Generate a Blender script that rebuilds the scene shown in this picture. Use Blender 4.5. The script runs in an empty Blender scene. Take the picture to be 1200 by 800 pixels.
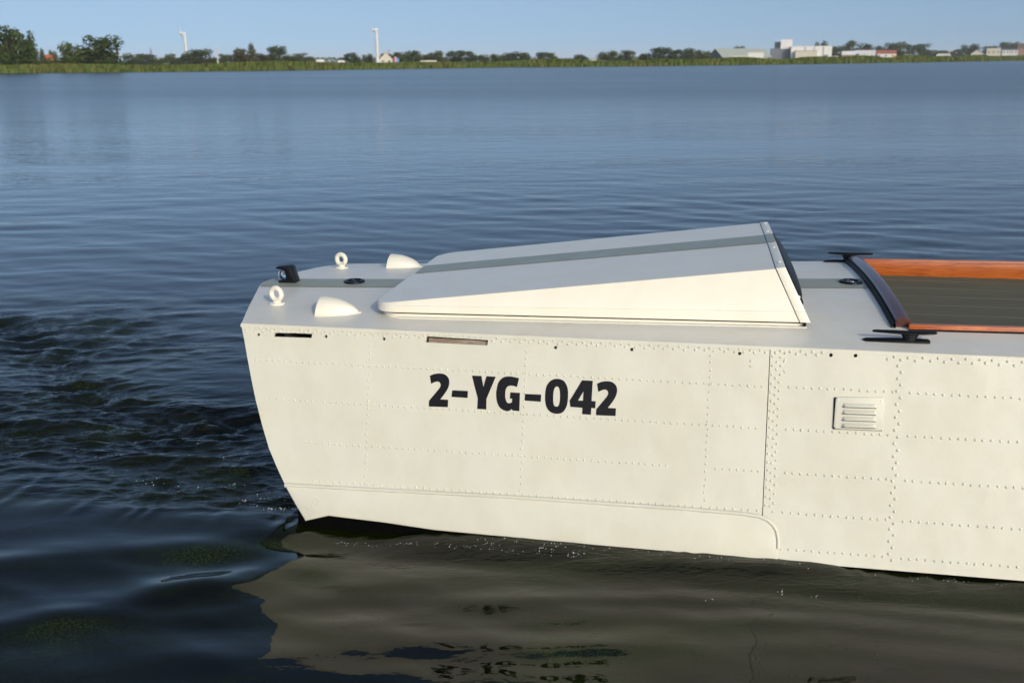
import bpy, bmesh, math, random
import numpy as np
from mathutils import Vector, Matrix
from mathutils.geometry import delaunay_2d_cdt

random.seed(7)
rng = np.random.default_rng(11)
sc = bpy.context.scene
C = sc.collection
PI = math.pi

# ------------------------------------------------------------------ camera
cam = bpy.data.cameras.new("camera")
cam.lens = 35.0
cam.sensor_width = 36.0
cam.clip_start = 0.05
cam.clip_end = 60000
cam_o = bpy.data.objects.new("camera", cam)
C.objects.link(cam_o)
PITCH = math.atan(329 / 1167.0)
ROLL = math.radians(0.35)
fw = Vector((0, math.cos(PITCH), -math.sin(PITCH)))
up0 = Vector((0, math.sin(PITCH), math.cos(PITCH)))
rt0 = Vector((1, 0, 0))
rt = rt0 * math.cos(ROLL) - up0 * math.sin(ROLL)
up = rt0 * math.sin(ROLL) + up0 * math.cos(ROLL)
M = Matrix((rt, up, -fw)).transposed().to_4x4()
M.translation = Vector((0, 0, 2.1))
cam_o.matrix_world = M
cam.dof.use_dof = True
cam.dof.focus_distance = 4.75
cam.dof.aperture_fstop = 4.0
sc.camera = cam_o

# ------------------------------------------------------------------ sky, sun, exposure
SUN_EL = math.radians(25.0)
SUN_AZ = math.radians(153.0)        # clockwise from +Y
w = bpy.data.worlds.new("World")
sc.world = w
w.use_nodes = True
nt = w.node_tree
sky = nt.nodes.new("ShaderNodeTexSky")
sky.sky_type = "NISHITA"
sky.sun_disc = False
sky.sun_elevation = SUN_EL
sky.sun_rotation = SUN_AZ
sky.air_density = 1.0
sky.dust_density = 3.1
sky.ozone_density = 2.6
# clear air: the sky keeps its blue right down to the horizon
tcw = nt.nodes.new("ShaderNodeTexCoord")
mpw = nt.nodes.new("ShaderNodeMapping")
mpw.vector_type = "POINT"
mpw.inputs["Scale"].default_value = (1, 1, 0.86)
mpw.inputs["Location"].default_value = (0, 0, 0.15)
nt.links.new(tcw.outputs["Generated"], mpw.inputs["Vector"])
nrw = nt.nodes.new("ShaderNodeVectorMath")
nrw.operation = "NORMALIZE"
nt.links.new(mpw.outputs["Vector"], nrw.inputs[0])
nt.links.new(nrw.outputs[0], sky.inputs["Vector"])
nt.links.new(sky.outputs[0], nt.nodes["Background"].inputs[0])
nt.nodes["Background"].inputs[1].default_value = 0.147
sun = bpy.data.lights.new("sun", "SUN")
sun.energy = 1.62
sun.angle = math.radians(0.53)
sun.color = (1.0, 0.93, 0.80)
sun_o = bpy.data.objects.new("sun", sun)
C.objects.link(sun_o)
to_sun = Vector((math.sin(SUN_AZ) * math.cos(SUN_EL), math.cos(SUN_AZ) * math.cos(SUN_EL), math.sin(SUN_EL)))
sun_o.rotation_euler = to_sun.to_track_quat("Z", "Y").to_euler()
sun_o.location = to_sun * 60

sc.view_settings.view_transform = "Standard"
sc.view_settings.look = "None"
sc.view_settings.exposure = 0.0
sc.view_settings.gamma = 1.0
sc.view_settings.use_curve_mapping = False
sc.cycles.use_denoising = True
sc.cycles.blur_glossy = 0.1
sc.cycles.caustics_reflective = True
sc.cycles.max_bounces = 8
sc.cycles.volume_bounces = 0
GLYPHS = [
    ('2a', [[(-1.1773, 0.7018), (-1.1742, 0.7035), (-1.1697, 0.7059), (-1.1644, 0.7085), (-1.1588, 0.7106), (-1.1527, 0.7122), (-1.146, 0.7136), (-1.1392, 0.7146), (-1.1326, 0.7151), (-1.1262, 0.7152), (-1.1199, 0.7148), (-1.1139, 0.7138), (-1.1083, 0.7122), (-1.1031, 0.7097), (-1.0982, 0.7065), (-1.0938, 0.7027), (-1.0903, 0.6986), (-1.0876, 0.6941), (-1.0856, 0.6891), (-1.0843, 0.6838), (-1.0838, 0.6782), (-1.0839, 0.6723), (-1.0848, 0.666), (-1.0863, 0.6596), (-1.0885, 0.6532), (-1.0912, 0.6469), (-1.0946, 0.6406), (-1.0985, 0.6342), (-1.1028, 0.6276), (-1.108, 0.6201), (-1.1141, 0.612), (-1.1197, 0.6047), (-1.1236, 0.5996), (-1.0863, 0.5995), (-1.0868, 0.5664), (-1.1768, 0.5648), (-1.1769, 0.5906), (-1.1739, 0.5943), (-1.1695, 0.5997), (-1.1645, 0.6059), (-1.1593, 0.6123), (-1.1536, 0.6191), (-1.1473, 0.6267), (-1.1412, 0.6341), (-1.1362, 0.6404), (-1.1325, 0.6453), (-1.1296, 0.6494), (-1.1275, 0.6529), (-1.1258, 0.6563), (-1.1248, 0.6595), (-1.1243, 0.6625), (-1.1244, 0.6653), (-1.125, 0.6679), (-1.1261, 0.6705), (-1.1278, 0.6729), (-1.1298, 0.675), (-1.1319, 0.6767), (-1.1342, 0.6777), (-1.1368, 0.6782), (-1.1394, 0.6783), (-1.1421, 0.6782), (-1.1446, 0.6779), (-1.1471, 0.6773), (-1.1498, 0.6764), (-1.153, 0.6752), (-1.1572, 0.6733), (-1.1623, 0.6709), (-1.167, 0.6685), (-1.1702, 0.6669)]]),
    ('d1', [[(-1.0684, 0.643), (-0.9951, 0.6435), (-0.9948, 0.6126), (-1.0711, 0.6131)]]),
    ('Y', [[(-0.9788, 0.7126), (-0.9343, 0.7136), (-0.9232, 0.6656), (-0.9105, 0.7135), (-0.8674, 0.7131), (-0.9064, 0.6131), (-0.9058, 0.5658), (-0.9478, 0.566), (-0.9475, 0.613)]]),
    ('G', [[(-0.7594, 0.7118), (-0.7634, 0.7125), (-0.7691, 0.7136), (-0.7755, 0.7147), (-0.7817, 0.7156), (-0.7875, 0.7165), (-0.7932, 0.7173), (-0.7991, 0.7179), (-0.8054, 0.7178), (-0.8121, 0.7171), (-0.8193, 0.7159), (-0.8264, 0.714), (-0.8329, 0.7111), (-0.8389, 0.7071), (-0.8445, 0.7021), (-0.8494, 0.6963), (-0.8535, 0.6896), (-0.8566, 0.6815), (-0.8588, 0.6722), (-0.8604, 0.6628), (-0.8615, 0.6544), (-0.8623, 0.6476), (-0.8625, 0.6416), (-0.8623, 0.6359), (-0.8618, 0.6298), (-0.8611, 0.6228), (-0.86, 0.6155), (-0.8585, 0.6082), (-0.8564, 0.6013), (-0.8537, 0.5948), (-0.8506, 0.5884), (-0.8469, 0.5825), (-0.8425, 0.5775), (-0.8371, 0.5733), (-0.8308, 0.5698), (-0.8243, 0.5671), (-0.8184, 0.5652), (-0.813, 0.5642), (-0.8079, 0.564), (-0.8032, 0.5645), (-0.7991, 0.5655), (-0.7956, 0.5673), (-0.7927, 0.5699), (-0.7904, 0.5724), (-0.7887, 0.5742), (-0.7834, 0.5684), (-0.7521, 0.5668), (-0.7525, 0.6477), (-0.7969, 0.6474), (-0.7984, 0.6208), (-0.7872, 0.6205), (-0.7878, 0.6041), (-0.7901, 0.6031), (-0.7935, 0.6015), (-0.7971, 0.6), (-0.8005, 0.5994), (-0.8034, 0.5995), (-0.8063, 0.6002), (-0.809, 0.6016), (-0.8114, 0.6037), (-0.8135, 0.6068), (-0.8155, 0.6107), (-0.8171, 0.6151), (-0.8185, 0.6197), (-0.8195, 0.6245), (-0.8201, 0.6296), (-0.8205, 0.6349), (-0.8206, 0.6401), (-0.8204, 0.6454), (-0.8201, 0.6508), (-0.8193, 0.656), (-0.818, 0.6607), (-0.8162, 0.6648), (-0.814, 0.6686), (-0.8112, 0.6718), (-0.8078, 0.6743), (-0.8038, 0.6761), (-0.799, 0.6772), (-0.7939, 0.6777), (-0.7887, 0.6777), (-0.783, 0.6769), (-0.7767, 0.6754), (-0.7711, 0.6738), (-0.7672, 0.6727)]]),
    ('d2', [[(-0.7291, 0.6443), (-0.6548, 0.6449), (-0.6556, 0.6135), (-0.73, 0.6145)]]),
    ('0', [[(-0.5861, 0.7178), (-0.578, 0.7177), (-0.5695, 0.7164), (-0.5613, 0.7139), (-0.5543, 0.71), (-0.5485, 0.7044), (-0.5435, 0.6973), (-0.5394, 0.6892), (-0.5362, 0.6806), (-0.5341, 0.6713), (-0.5329, 0.6611), (-0.5325, 0.6506), (-0.5324, 0.6403), (-0.5327, 0.6298), (-0.5334, 0.6191), (-0.5347, 0.6088), (-0.537, 0.5995), (-0.5403, 0.5913), (-0.5445, 0.5838), (-0.5493, 0.5774), (-0.5547, 0.5722), (-0.5608, 0.5686), (-0.5676, 0.5663), (-0.5747, 0.5651), (-0.5818, 0.5647), (-0.5888, 0.5649), (-0.596, 0.566), (-0.6031, 0.5681), (-0.6094, 0.5713), (-0.6153, 0.5755), (-0.6207, 0.5808), (-0.6255, 0.5872), (-0.6294, 0.5946), (-0.6324, 0.6034), (-0.6345, 0.6134), (-0.6359, 0.6241), (-0.6366, 0.6349), (-0.6368, 0.6462), (-0.6364, 0.6581), (-0.6352, 0.6697), (-0.633, 0.6798), (-0.6298, 0.6882), (-0.6257, 0.6955), (-0.6207, 0.7018), (-0.6152, 0.707), (-0.6088, 0.7113), (-0.6015, 0.7146), (-0.5938, 0.7168)], [(-0.5847, 0.6842), (-0.5819, 0.6839), (-0.579, 0.6826), (-0.5762, 0.6802), (-0.5739, 0.6766), (-0.5721, 0.6716), (-0.5707, 0.6652), (-0.5697, 0.658), (-0.569, 0.6505), (-0.5686, 0.6426), (-0.5685, 0.6339), (-0.5687, 0.6254), (-0.5693, 0.6181), (-0.5702, 0.6121), (-0.5715, 0.607), (-0.5731, 0.6028), (-0.5748, 0.5995), (-0.5768, 0.5975), (-0.5791, 0.5964), (-0.5815, 0.5962), (-0.5839, 0.5962), (-0.5865, 0.5964), (-0.5891, 0.5969), (-0.5917, 0.5982), (-0.5938, 0.6006), (-0.5955, 0.6042), (-0.5969, 0.6088), (-0.598, 0.6143), (-0.5989, 0.6206), (-0.5994, 0.6281), (-0.5997, 0.6367), (-0.5997, 0.6453), (-0.5994, 0.653), (-0.5988, 0.6597), (-0.5978, 0.6658), (-0.5965, 0.6712), (-0.5949, 0.6756), (-0.5927, 0.6791), (-0.5902, 0.6818), (-0.5874, 0.6835)]]),
    ('4', [[(-0.4721, 0.7169), (-0.4239, 0.7169), (-0.4255, 0.6289), (-0.4068, 0.6291), (-0.4075, 0.5984), (-0.4254, 0.5983), (-0.4258, 0.5692), (-0.4654, 0.5694), (-0.4654, 0.5973), (-0.5202, 0.5984), (-0.5243, 0.6253)], [(-0.4634, 0.6689), (-0.4642, 0.6285), (-0.4859, 0.6282)]]),
    ('2b', [[(-0.4039, 0.7051), (-0.4009, 0.7068), (-0.3965, 0.7092), (-0.3914, 0.7118), (-0.3859, 0.7139), (-0.3801, 0.7155), (-0.3736, 0.7169), (-0.367, 0.7179), (-0.3606, 0.7184), (-0.3544, 0.7185), (-0.3483, 0.7181), (-0.3425, 0.7171), (-0.337, 0.7155), (-0.332, 0.713), (-0.3272, 0.7098), (-0.3229, 0.706), (-0.3195, 0.7019), (-0.3168, 0.6974), (-0.3149, 0.6924), (-0.3136, 0.6871), (-0.3131, 0.6815), (-0.3132, 0.6756), (-0.314, 0.6694), (-0.3155, 0.6629), (-0.3175, 0.6565), (-0.3201, 0.6502), (-0.3234, 0.6439), (-0.3271, 0.6375), (-0.3312, 0.631), (-0.3363, 0.6235), (-0.3421, 0.6154), (-0.3475, 0.6081), (-0.3513, 0.603), (-0.3151, 0.6029), (-0.3154, 0.5698), (-0.4027, 0.5683), (-0.403, 0.594), (-0.4, 0.5977), (-0.3959, 0.6031), (-0.391, 0.6093), (-0.386, 0.6156), (-0.3805, 0.6225), (-0.3744, 0.6301), (-0.3685, 0.6374), (-0.3637, 0.6438), (-0.3602, 0.6487), (-0.3574, 0.6527), (-0.3553, 0.6562), (-0.3538, 0.6596), (-0.3527, 0.6629), (-0.3523, 0.6659), (-0.3524, 0.6686), (-0.353, 0.6712), (-0.3541, 0.6738), (-0.3557, 0.6762), (-0.3577, 0.6784), (-0.3598, 0.68), (-0.362, 0.681), (-0.3644, 0.6815), (-0.367, 0.6817), (-0.3696, 0.6816), (-0.3721, 0.6813), (-0.3745, 0.6807), (-0.3771, 0.6798), (-0.3801, 0.6785), (-0.3843, 0.6766), (-0.3892, 0.6742), (-0.3937, 0.6719), (-0.3969, 0.6702)]]),
]
TREES = [
    (-123.5, 254.9, 11.64, 7.14, 'b', 'tall dark broadleaf tree at the end of the far bank beside the reeds'),
    (-124.7, 263.7, 9.48, 5.65, 'b', 'dense dark tree leaning on the tallest tree of the bank end clump'),
    (-120.1, 260.5, 9.98, 3.22, 'c', 'pointed dark tree closing the tall clump at the bank end'),
    (-121.6, 269.2, 6.01, 1.77, 'c', 'tiny pointed tree alone in the gap between the two tall clumps'),
    (-130.8, 295.9, 6.15, 2.19, 'b', 'small pale round tree in the gap, near the pink roofed shed'),
    (-111.4, 263.0, 7.94, 5.2, 'b', 'medium olive tree touching the widest dark tree of the bank'),
    (-104.4, 262.7, 9.34, 8.66, 'b', 'widest dark round tree of the second tall clump'),
    (-100.2, 264.0, 7.9, 2.83, 's', 'thin see-through tree beside the widest dark round tree'),
    (-116.0, 248.3, 3.96, 5.34, 'u', 'low bush under the tall clump at the bank end'),
    (-112.9, 249.2, 3.55, 5.06, 'u', 'low dark bush below the tiny pointed tree'),
    (-109.9, 250.1, 3.94, 4.18, 'u', 'grey green bush beside the pink roofed shed'),
    (-105.8, 251.3, 4.51, 5.4, 'u', 'pale willow bush in front of the medium olive tree'),
    (-98.2, 253.6, 3.28, 6.06, 'u', 'low bush at the foot of the widest dark round tree'),
    (-216.1, 592.0, 8.06, 9.76, 'b', 'bluish distant tree next to the thin see-through tree'),
    (-213.8, 604.4, 7.67, 9.96, 'b', 'bluish distant tree behind the bare thin mast tree'),
    (-140.6, 405.8, 8.06, 1.67, 't', 'bare thin tree rising above the reeds before the bluish trees'),
    (-134.8, 397.6, 4.78, 3.8, 'u', 'small olive bush near the bare thin tree'),
    (-187.0, 569.9, 7.71, 5.64, 'b', 'round distant tree just before the small windmill tower'),
    (-186.4, 581.8, 5.04, 4.31, 'b', 'very small tree at the windmill side of the round distant tree'),
    (-171.3, 554.1, 7.93, 8.22, 'b', 'tree overlapping the foot of the far small wind turbine'),
    (-165.5, 556.8, 9.68, 11.01, 'b', 'wide domed tree next to the far small wind turbine foot'),
    (-118.1, 408.8, 4.42, 3.91, 'u', 'brownish bush below the wide domed tree'),
    (-155.6, 561.5, 7.02, 6.02, 'b', 'grey green tree behind the white lamp post'),
    (-111.0, 425.2, 8.47, 6.31, 'b', 'dark upright tree beside the tall narrow brown tree'),
    (-106.7, 428.0, 9.83, 4.23, 'c', 'tall narrow brownish tree of the middle bank'),
    (-108.6, 450.6, 6.31, 5.94, 'b', 'olive tree between the narrow brown tree and the dark dome tree'),
    (-104.1, 466.5, 9.72, 7.69, 'b', 'dark dome shaped tree standing over the low woods'),
    (-104.2, 490.6, 5.05, 5.26, 'b', 'short tree at the low white sheds side of the dark dome tree'),
    (-182.2, 904.4, 10.34, 11.93, 'b', 'hazy tree above the low white shed'),
    (-156.2, 807.4, 6.86, 6.66, 'b', 'small hazy tree before the blue far woods'),
    (-83.0, 542.9, 6.89, 7.61, 'b', 'round tree standing alone before the taller wind turbine'),
    (-75.4, 549.2, 6.46, 4.98, 'b', 'compact dark tree touching the taller wind turbine'),
    (-76.4, 636.4, 7.09, 6.3, 'b', 'tree behind the red roofed house'),
    (-58.6, 552.4, 7.26, 5.92, 'b', 'first tree after the red roofed house'),
    (-54.1, 577.8, 8.37, 9.53, 'b', 'broadest tree between red roofed house and long white shed'),
    (-47.3, 508.2, 4.8, 6.07, 'u', 'light green bush in front of the broadest tree'),
    (-47.9, 593.7, 6.15, 4.9, 'b', 'small tree over the end of the long white shed'),
    (-41.1, 588.7, 8.4, 9.22, 'b', 'round tree behind the far end of the long white shed'),
    (-29.9, 587.7, 8.33, 8.72, 'b', 'big tree starting the long middle row'),
    (-22.4, 594.2, 7.88, 6.37, 'b', 'second tree of the long middle row'),
    (-16.1, 630.4, 6.19, 6.24, 'b', 'low third tree of the long middle row'),
    (-8.4, 636.8, 6.69, 7.88, 'b', 'fourth tree of the long middle row, by the tiny gable'),
    (-0.5, 643.4, 7.2, 6.9, 'b', 'fifth tree of the long middle row'),
    (5.7, 625.8, 8.02, 10.32, 'b', 'broad last tree of the long middle row'),
    (20.7, 629.3, 7.46, 7.78, 'b', 'first tree of the isolated pair in the middle of the bank'),
    (26.0, 630.5, 6.94, 5.72, 'b', 'second, smaller tree of the isolated pair'),
    (43.0, 644.2, 5.93, 6.91, 'b', 'lone small round tree by the pale little house'),
    (61.0, 638.5, 8.32, 10.0, 'b', 'first big tree of the pair past the pale little house'),
    (71.7, 641.0, 8.28, 10.04, 'b', 'second big tree of the pair past the pale little house'),
    (85.9, 656.4, 6.8, 7.04, 'b', 'lone tree standing before the group at the big barn'),
    (95.7, 646.8, 10.24, 11.74, 'b', 'tallest tree in the group ahead of the big barn'),
    (105.8, 659.5, 8.79, 7.62, 'b', 'middle tree in the group ahead of the big barn'),
    (115.3, 667.5, 9.88, 8.26, 'b', 'upright tree in the group ahead of the big barn'),
    (124.1, 670.6, 8.81, 8.85, 'b', 'tree touching the dark gable of the big barn'),
    (238.7, 1075.5, 16.01, 11.53, 'b', 'tree top showing above the long barn roof'),
    (306.2, 1019.1, 20.43, 10.09, 'b', 'slim tree at the end of the white factory hall'),
    (334.8, 1060.5, 15.24, 11.37, 'b', 'lower tree behind the parked white van'),
    (345.7, 1058.0, 20.96, 12.22, 'b', 'tall tree behind the brick house'),
    (366.9, 1078.8, 18.71, 14.24, 'b', 'tree behind the white house with dark front'),
    (387.6, 1099.2, 16.35, 12.7, 'b', 'tree between the white house and the orange roofed house'),
    (410.2, 1122.1, 19.21, 13.89, 'b', 'tree behind the orange roofed house'),
    (426.1, 1133.0, 21.08, 17.76, 'b', 'tallest full tree next to the orange roofed house'),
    (446.0, 1154.8, 17.75, 9.53, 'b', 'narrow tree behind the small white bungalow'),
    (469.4, 1175.4, 18.86, 17.46, 'b', 'dark round tree between bungalow and white terrace'),
    (503.6, 1223.8, 11.75, 13.13, 'b', 'low tree over the first white gable of the terrace'),
    (526.6, 1249.5, 11.88, 14.43, 'b', 'low tree over the middle of the white terrace'),
    (552.5, 1278.8, 13.04, 11.61, 'b', 'low tree over the end of the white terrace'),
    (585.5, 1317.2, 20.53, 18.48, 'b', 'tall tree behind the little beige gable house'),
    (641.1, 1380.1, 17.99, 17.08, 'b', 'dark tree above the flat beige building'),
    (685.8, 1432.1, 24.11, 15.36, 'b', 'taller tree above the two white houses'),
    (712.6, 1463.1, 24.51, 15.7, 'b', 'tree beside the brown house at the end of the village'),
]
HOUSES = [
    ('shed_pink', -131.63, 295.72, 4.51, 3.35, 2.19),
    ('s1', -97.63, 531.12, 2.89, 0.99, 3.94),
    ('s2', -94.52, 578.99, 2.66, 0.82, 3.82),
    ('redhouse', -59.59, 496.37, 6.38, 1.27, 6.14),
    ('longshed', -41.13, 514.12, 2.14, 0.51, 8.9),
    ('gable', -12.95, 683.83, 3.81, 0.55, 3.38),
    ('pale', 67.27, 841.12, 3.71, 0.37, 5.55),
    ('barn', 188.07, 849.77, 10.42, 1.67, 47.66),
    ('whitebox', 190.86, 804.66, 6.72, 1.94, 11.95),
    ('lowwhite', 173.18, 784.01, 4.2, 1.71, 10.35),
    ('tower', 231.3, 882.98, 17.14, 1.44, 17.48),
    ('towerbox', 233.09, 877.6, 17.72, 10.11, 9.41),
    ('hall', 255.03, 885.96, 11.82, 1.3, 32.89),
    ('cream', 250.72, 877.65, 8.28, 1.32, 17.38),
    ('brick', 307.79, 941.68, 8.5, 1.79, 11.65),
    ('whiteh', 330.95, 966.46, 9.35, 1.69, 18.34),
    ('orange', 363.49, 1001.3, 9.49, 1.55, 18.18),
    ('bung', 404.97, 1047.95, 5.96, 1.8, 11.24),
    ('t1', 466.19, 1125.14, 7.39, 2.49, 5.57),
    ('beige', 552.62, 1227.28, 11.01, 2.75, 12.15),
    ('flat', 602.23, 1290.68, 12.88, 4.19, 15.98),
    ('w1', 637.72, 1332.63, 13.13, 5.22, 8.8),
    ('w2', 662.31, 1361.76, 13.31, 5.23, 8.99),
    ('brown', 688.56, 1393.94, 20.11, 5.23, 11.5),
    ('van', 281.23, 893.08, 3.99, 0.8, 7.37),
    ('T1', -296.38, 948.69, 28.5, 7.62, 3.52),
    ('T2', -132.36, 1032.58, 33.36, 2.07, 4.26),
    ('lamp', -88.61, 313.45, 5.85, 1.38, 0.52),
    ('wood', -335.73, 1914.23, 11.67, 1.05, 94.68),
]
SHORE = [
    (-115.1, 232.7),
    (-102.4, 236.7),
    (-89.2, 240.8),
    (-77.0, 249.8),
    (-63.9, 259.4),
    (-50.5, 274.1),
    (-35.5, 290.5),
    (-18.6, 308.9),
    (0.5, 329.8),
    (21.4, 335.8),
    (42.9, 342.0),
    (69.0, 367.8),
    (99.2, 397.9),
    (137.2, 440.6),
    (184.2, 493.4),
    (249.2, 572.9),
    (339.3, 682.8),
]

# ------------------------------------------------------------------ materials
def mat(name, col, rough=0.5, metal=0.0, spec=0.5, coat=0.0):
    m = bpy.data.materials.new(name)
    m.use_nodes = True
    b = m.node_tree.nodes["Principled BSDF"]
    b.inputs["Base Color"].default_value = (*col, 1)
    b.inputs["Roughness"].default_value = rough
    b.inputs["Metallic"].default_value = metal
    b.inputs["Specular IOR Level"].default_value = spec
    b.inputs["Coat Weight"].default_value = coat
    b.inputs["Coat Roughness"].default_value = 0.06
    return m


def nodes(m):
    t = m.node_tree
    return t, t.nodes, t.links, t.nodes["Principled BSDF"]


def noise(t, scale, detail=4.0, rough=0.5, vec=None, dist=0.0):
    n = t.nodes.new("ShaderNodeTexNoise")
    n.inputs["Scale"].default_value = scale
    n.inputs["Detail"].default_value = detail
    n.inputs["Roughness"].default_value = rough
    n.inputs["Distortion"].default_value = dist
    if vec is not None:
        t.links.new(vec, n.inputs["Vector"])
    return n


def coords(t, kind="Object", scale=(1, 1, 1), rot=(0, 0, 0)):
    tc = t.nodes.new("ShaderNodeTexCoord")
    mp = t.nodes.new("ShaderNodeMapping")
    mp.inputs["Scale"].default_value = scale
    mp.inputs["Rotation"].default_value = rot
    t.links.new(tc.outputs[kind], mp.inputs["Vector"])
    return mp.outputs["Vector"]


def ramp(t, fac, stops):
    r = t.nodes.new("ShaderNodeValToRGB")
    e = r.color_ramp.elements
    while len(e) < len(stops):
        e.new(0.5)
    for el, (p, c) in zip(e, stops):
        el.position = p
        el.color = (*c, 1)
    t.links.new(fac, r.inputs["Fac"])
    return r.outputs["Color"]


def bump(t, height, strength, distance, normal=None):
    b = t.nodes.new("ShaderNodeBump")
    b.inputs["Strength"].default_value = strength
    b.inputs["Distance"].default_value = distance
    t.links.new(height, b.inputs["Height"])
    if normal is not None:
        t.links.new(normal, b.inputs["Normal"])
    return b.outputs["Normal"]


def painted(name, col, rough, streak=0.05, pit=0.0006, wave=0.004):
    """Painted sheet metal: slight oil-canning, orange peel, faint grime."""
    m = mat(name, col, rough)
    t, N, L, b = nodes(m)
    v = coords(t, "Object")
    n1 = noise(t, 3.1, 2, 0.5, v)
    n2 = noise(t, 160, 3, 0.55, v)
    b1 = bump(t, n1.outputs["Fac"], 1.0, wave)
    b2 = bump(t, n2.outputs["Fac"], 1.0, pit, b1)
    L.new(b2, b.inputs["Normal"])
    vs = coords(t, "Object", (2.2, 2.2, 1.5))
    n3 = noise(t, 2.5, 6, 0.62, vs, 0.4)
    d = tuple(c * (1 - streak) * k for c, k in zip(col, (1.0, 0.985, 0.95)))
    L.new(ramp(t, n3.outputs["Fac"], [(0.32, d), (0.62, col)]), b.inputs["Base Color"])
    n4 = noise(t, 9, 4, 0.6, v)
    rr = ramp(t, n4.outputs["Fac"], [(0.3, (rough - .07,) * 3), (0.7, (rough + .09,) * 3)])
    L.new(rr, b.inputs["Roughness"])
    return m


M_HULL = painted("hull_cream_paint", (0.65, 0.642, 0.535), 0.36, 0.05, 0.0006, 0.013)
M_DECK = painted("deck_white_paint", (0.70, 0.685, 0.60), 0.42, 0.05, 0.0003, 0.0015)
M_HOOD = painted("hood_cream_paint", (0.775, 0.745, 0.63), 0.36, 0.03, 0.0002, 0.0012)
for m_, cw in ((M_HOOD, 0.25), (M_DECK, 0.25)):
    b = m_.node_tree.nodes["Principled BSDF"]
    b.inputs["Coat Weight"].default_value = cw
    b.inputs["Coat Roughness"].default_value = 0.22
M_STRIPE = painted("grey_green_stripe_paint", (0.31, 0.335, 0.27), 0.45, 0.08, 0.0004, 0.001)
M_STRIPEH = painted("hood_grey_green_paint", (0.31, 0.335, 0.27), 0.4, 0.06, 0.0002, 0.001)
M_BLACKP = mat("black_plastic", (0.005, 0.005, 0.006), 0.36, spec=0.3)
M_RUBBER = mat("black_rubber", (0.006, 0.006, 0.006), 0.6, spec=0.25)
M_LETTER = mat("black_lettering_vinyl", (0.005, 0.005, 0.008), 0.5, spec=0.25)
t, N, L, b = nodes(M_LETTER)
vv = coords(t, "Object")
sp = noise(t, 150, 2, 0.5, vv)
L.new(ramp(t, sp.outputs["Fac"], [(0.68, (0.005, 0.005, 0.008)), (0.76, (0.05, 0.05, 0.055))]), b.inputs["Base Color"])
M_BOTTOM = mat("black_antifouling", (0.003, 0.003, 0.003), 0.7, spec=0.0)
M_JOINT_SHADE = mat("dark_joint_and_shade", (0.06, 0.06, 0.055), 0.6)  # plate joints, and the shade painted under the vent louvres
M_STEEL = mat("stainless_screw", (0.62, 0.62, 0.60), 0.25, 1.0)
M_OPENING_SHADE = mat("opening_shade_black", (0.004, 0.004, 0.005), 0.35, spec=0.08)  # black colour standing in for the shaded interior of the hood opening
M_LENS = mat("clear_lens", (0.9, 0.93, 0.95), 0.04)
M_LENS.node_tree.nodes["Principled BSDF"].inputs["Transmission Weight"].default_value = 1.0
M_DARKIN = mat("dark_interior", (0.01, 0.01, 0.01), 0.8)
M_CAULK = mat("olive_caulk_line", (0.20, 0.195, 0.085), 0.6)


def wood_mat(name, c0, c1, c2, rough, coat, scale=(0.7, 9, 9)):
    m = mat(name, c1, rough, coat=coat)
    t, N, L, b = nodes(m)
    v = coords(t, "Object", scale)
    n = noise(t, 3.0, 9, 0.68, v, 1.6)
    L.new(ramp(t, n.outputs["Fac"], [(0.28, c0), (0.46, c1), (0.72, c2)]), b.inputs["Base Color"])
    return m


M_WOOD = wood_mat("varnished_orange_wood", (0.13, 0.022, 0.004), (0.40, 0.085, 0.009), (0.56, 0.16, 0.02), 0.34, 0.4, (1.4, 16, 16))
M_CAP = wood_mat("dark_mahogany", (0.03, 0.008, 0.006), (0.075, 0.02, 0.013), (0.12, 0.035, 0.02), 0.38, 0.45, (9, 0.7, 9))
M_OLDWOOD = wood_mat("weathered_wood", (0.05, 0.028, 0.015), (0.20, 0.14, 0.09), (0.55, 0.48, 0.40), 0.5, 0.2, (3.5, 60, 60))
M_PLANK = wood_mat("grey_olive_planking", (0.10, 0.096, 0.062), (0.118, 0.113, 0.074), (0.14, 0.133, 0.09), 0.75, 0.0, (0.9, 6, 6))


M_PLANK.node_tree.nodes["Principled BSDF"].inputs["Specular IOR Level"].default_value = 0.12


# ------------------------------------------------------------------ helpers
def link(name, me, m=None, parent=None, smooth=False):
    o = bpy.data.objects.new(name, me)
    C.objects.link(o)
    if m is not None and not me.materials:
        me.materials.append(m)
    if parent is not None:
        o.parent = parent
    if smooth:
        for p in me.polygons:
            p.use_smooth = True
    return o


def from_bm(name, bm, m=None, parent=None, smooth=False, bevel=0.0, seg=2, ang=30):
    bmesh.ops.remove_doubles(bm, verts=bm.verts, dist=1e-5)
    bmesh.ops.recalc_face_normals(bm, faces=bm.faces)
    if bevel:
        es = [e for e in bm.edges if len(e.link_faces) == 2 and e.calc_face_angle(0) > math.radians(ang)]
        bmesh.ops.bevel(bm, geom=es, offset=bevel, segments=seg, affect="EDGES", profile=0.5, clamp_overlap=True)
    me = bpy.data.meshes.new(name)
    bm.to_mesh(me)
    bm.free()
    o = link(name, me, m, parent)
    if smooth:
        for p in me.polygons:
            p.use_smooth = True
        me.set_sharp_from_angle(angle=math.radians(38))
    return o


def pymesh(name, verts, faces, m=None, parent=None, smooth=False):
    me = bpy.data.meshes.new(name)
    me.from_pydata([tuple(v) for v in verts], [], faces)
    me.update()
    o = link(name, me, m, parent)
    if smooth:
        for p in me.polygons:
            p.use_smooth = True
        me.set_sharp_from_angle(angle=math.radians(38))
    return o


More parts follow.
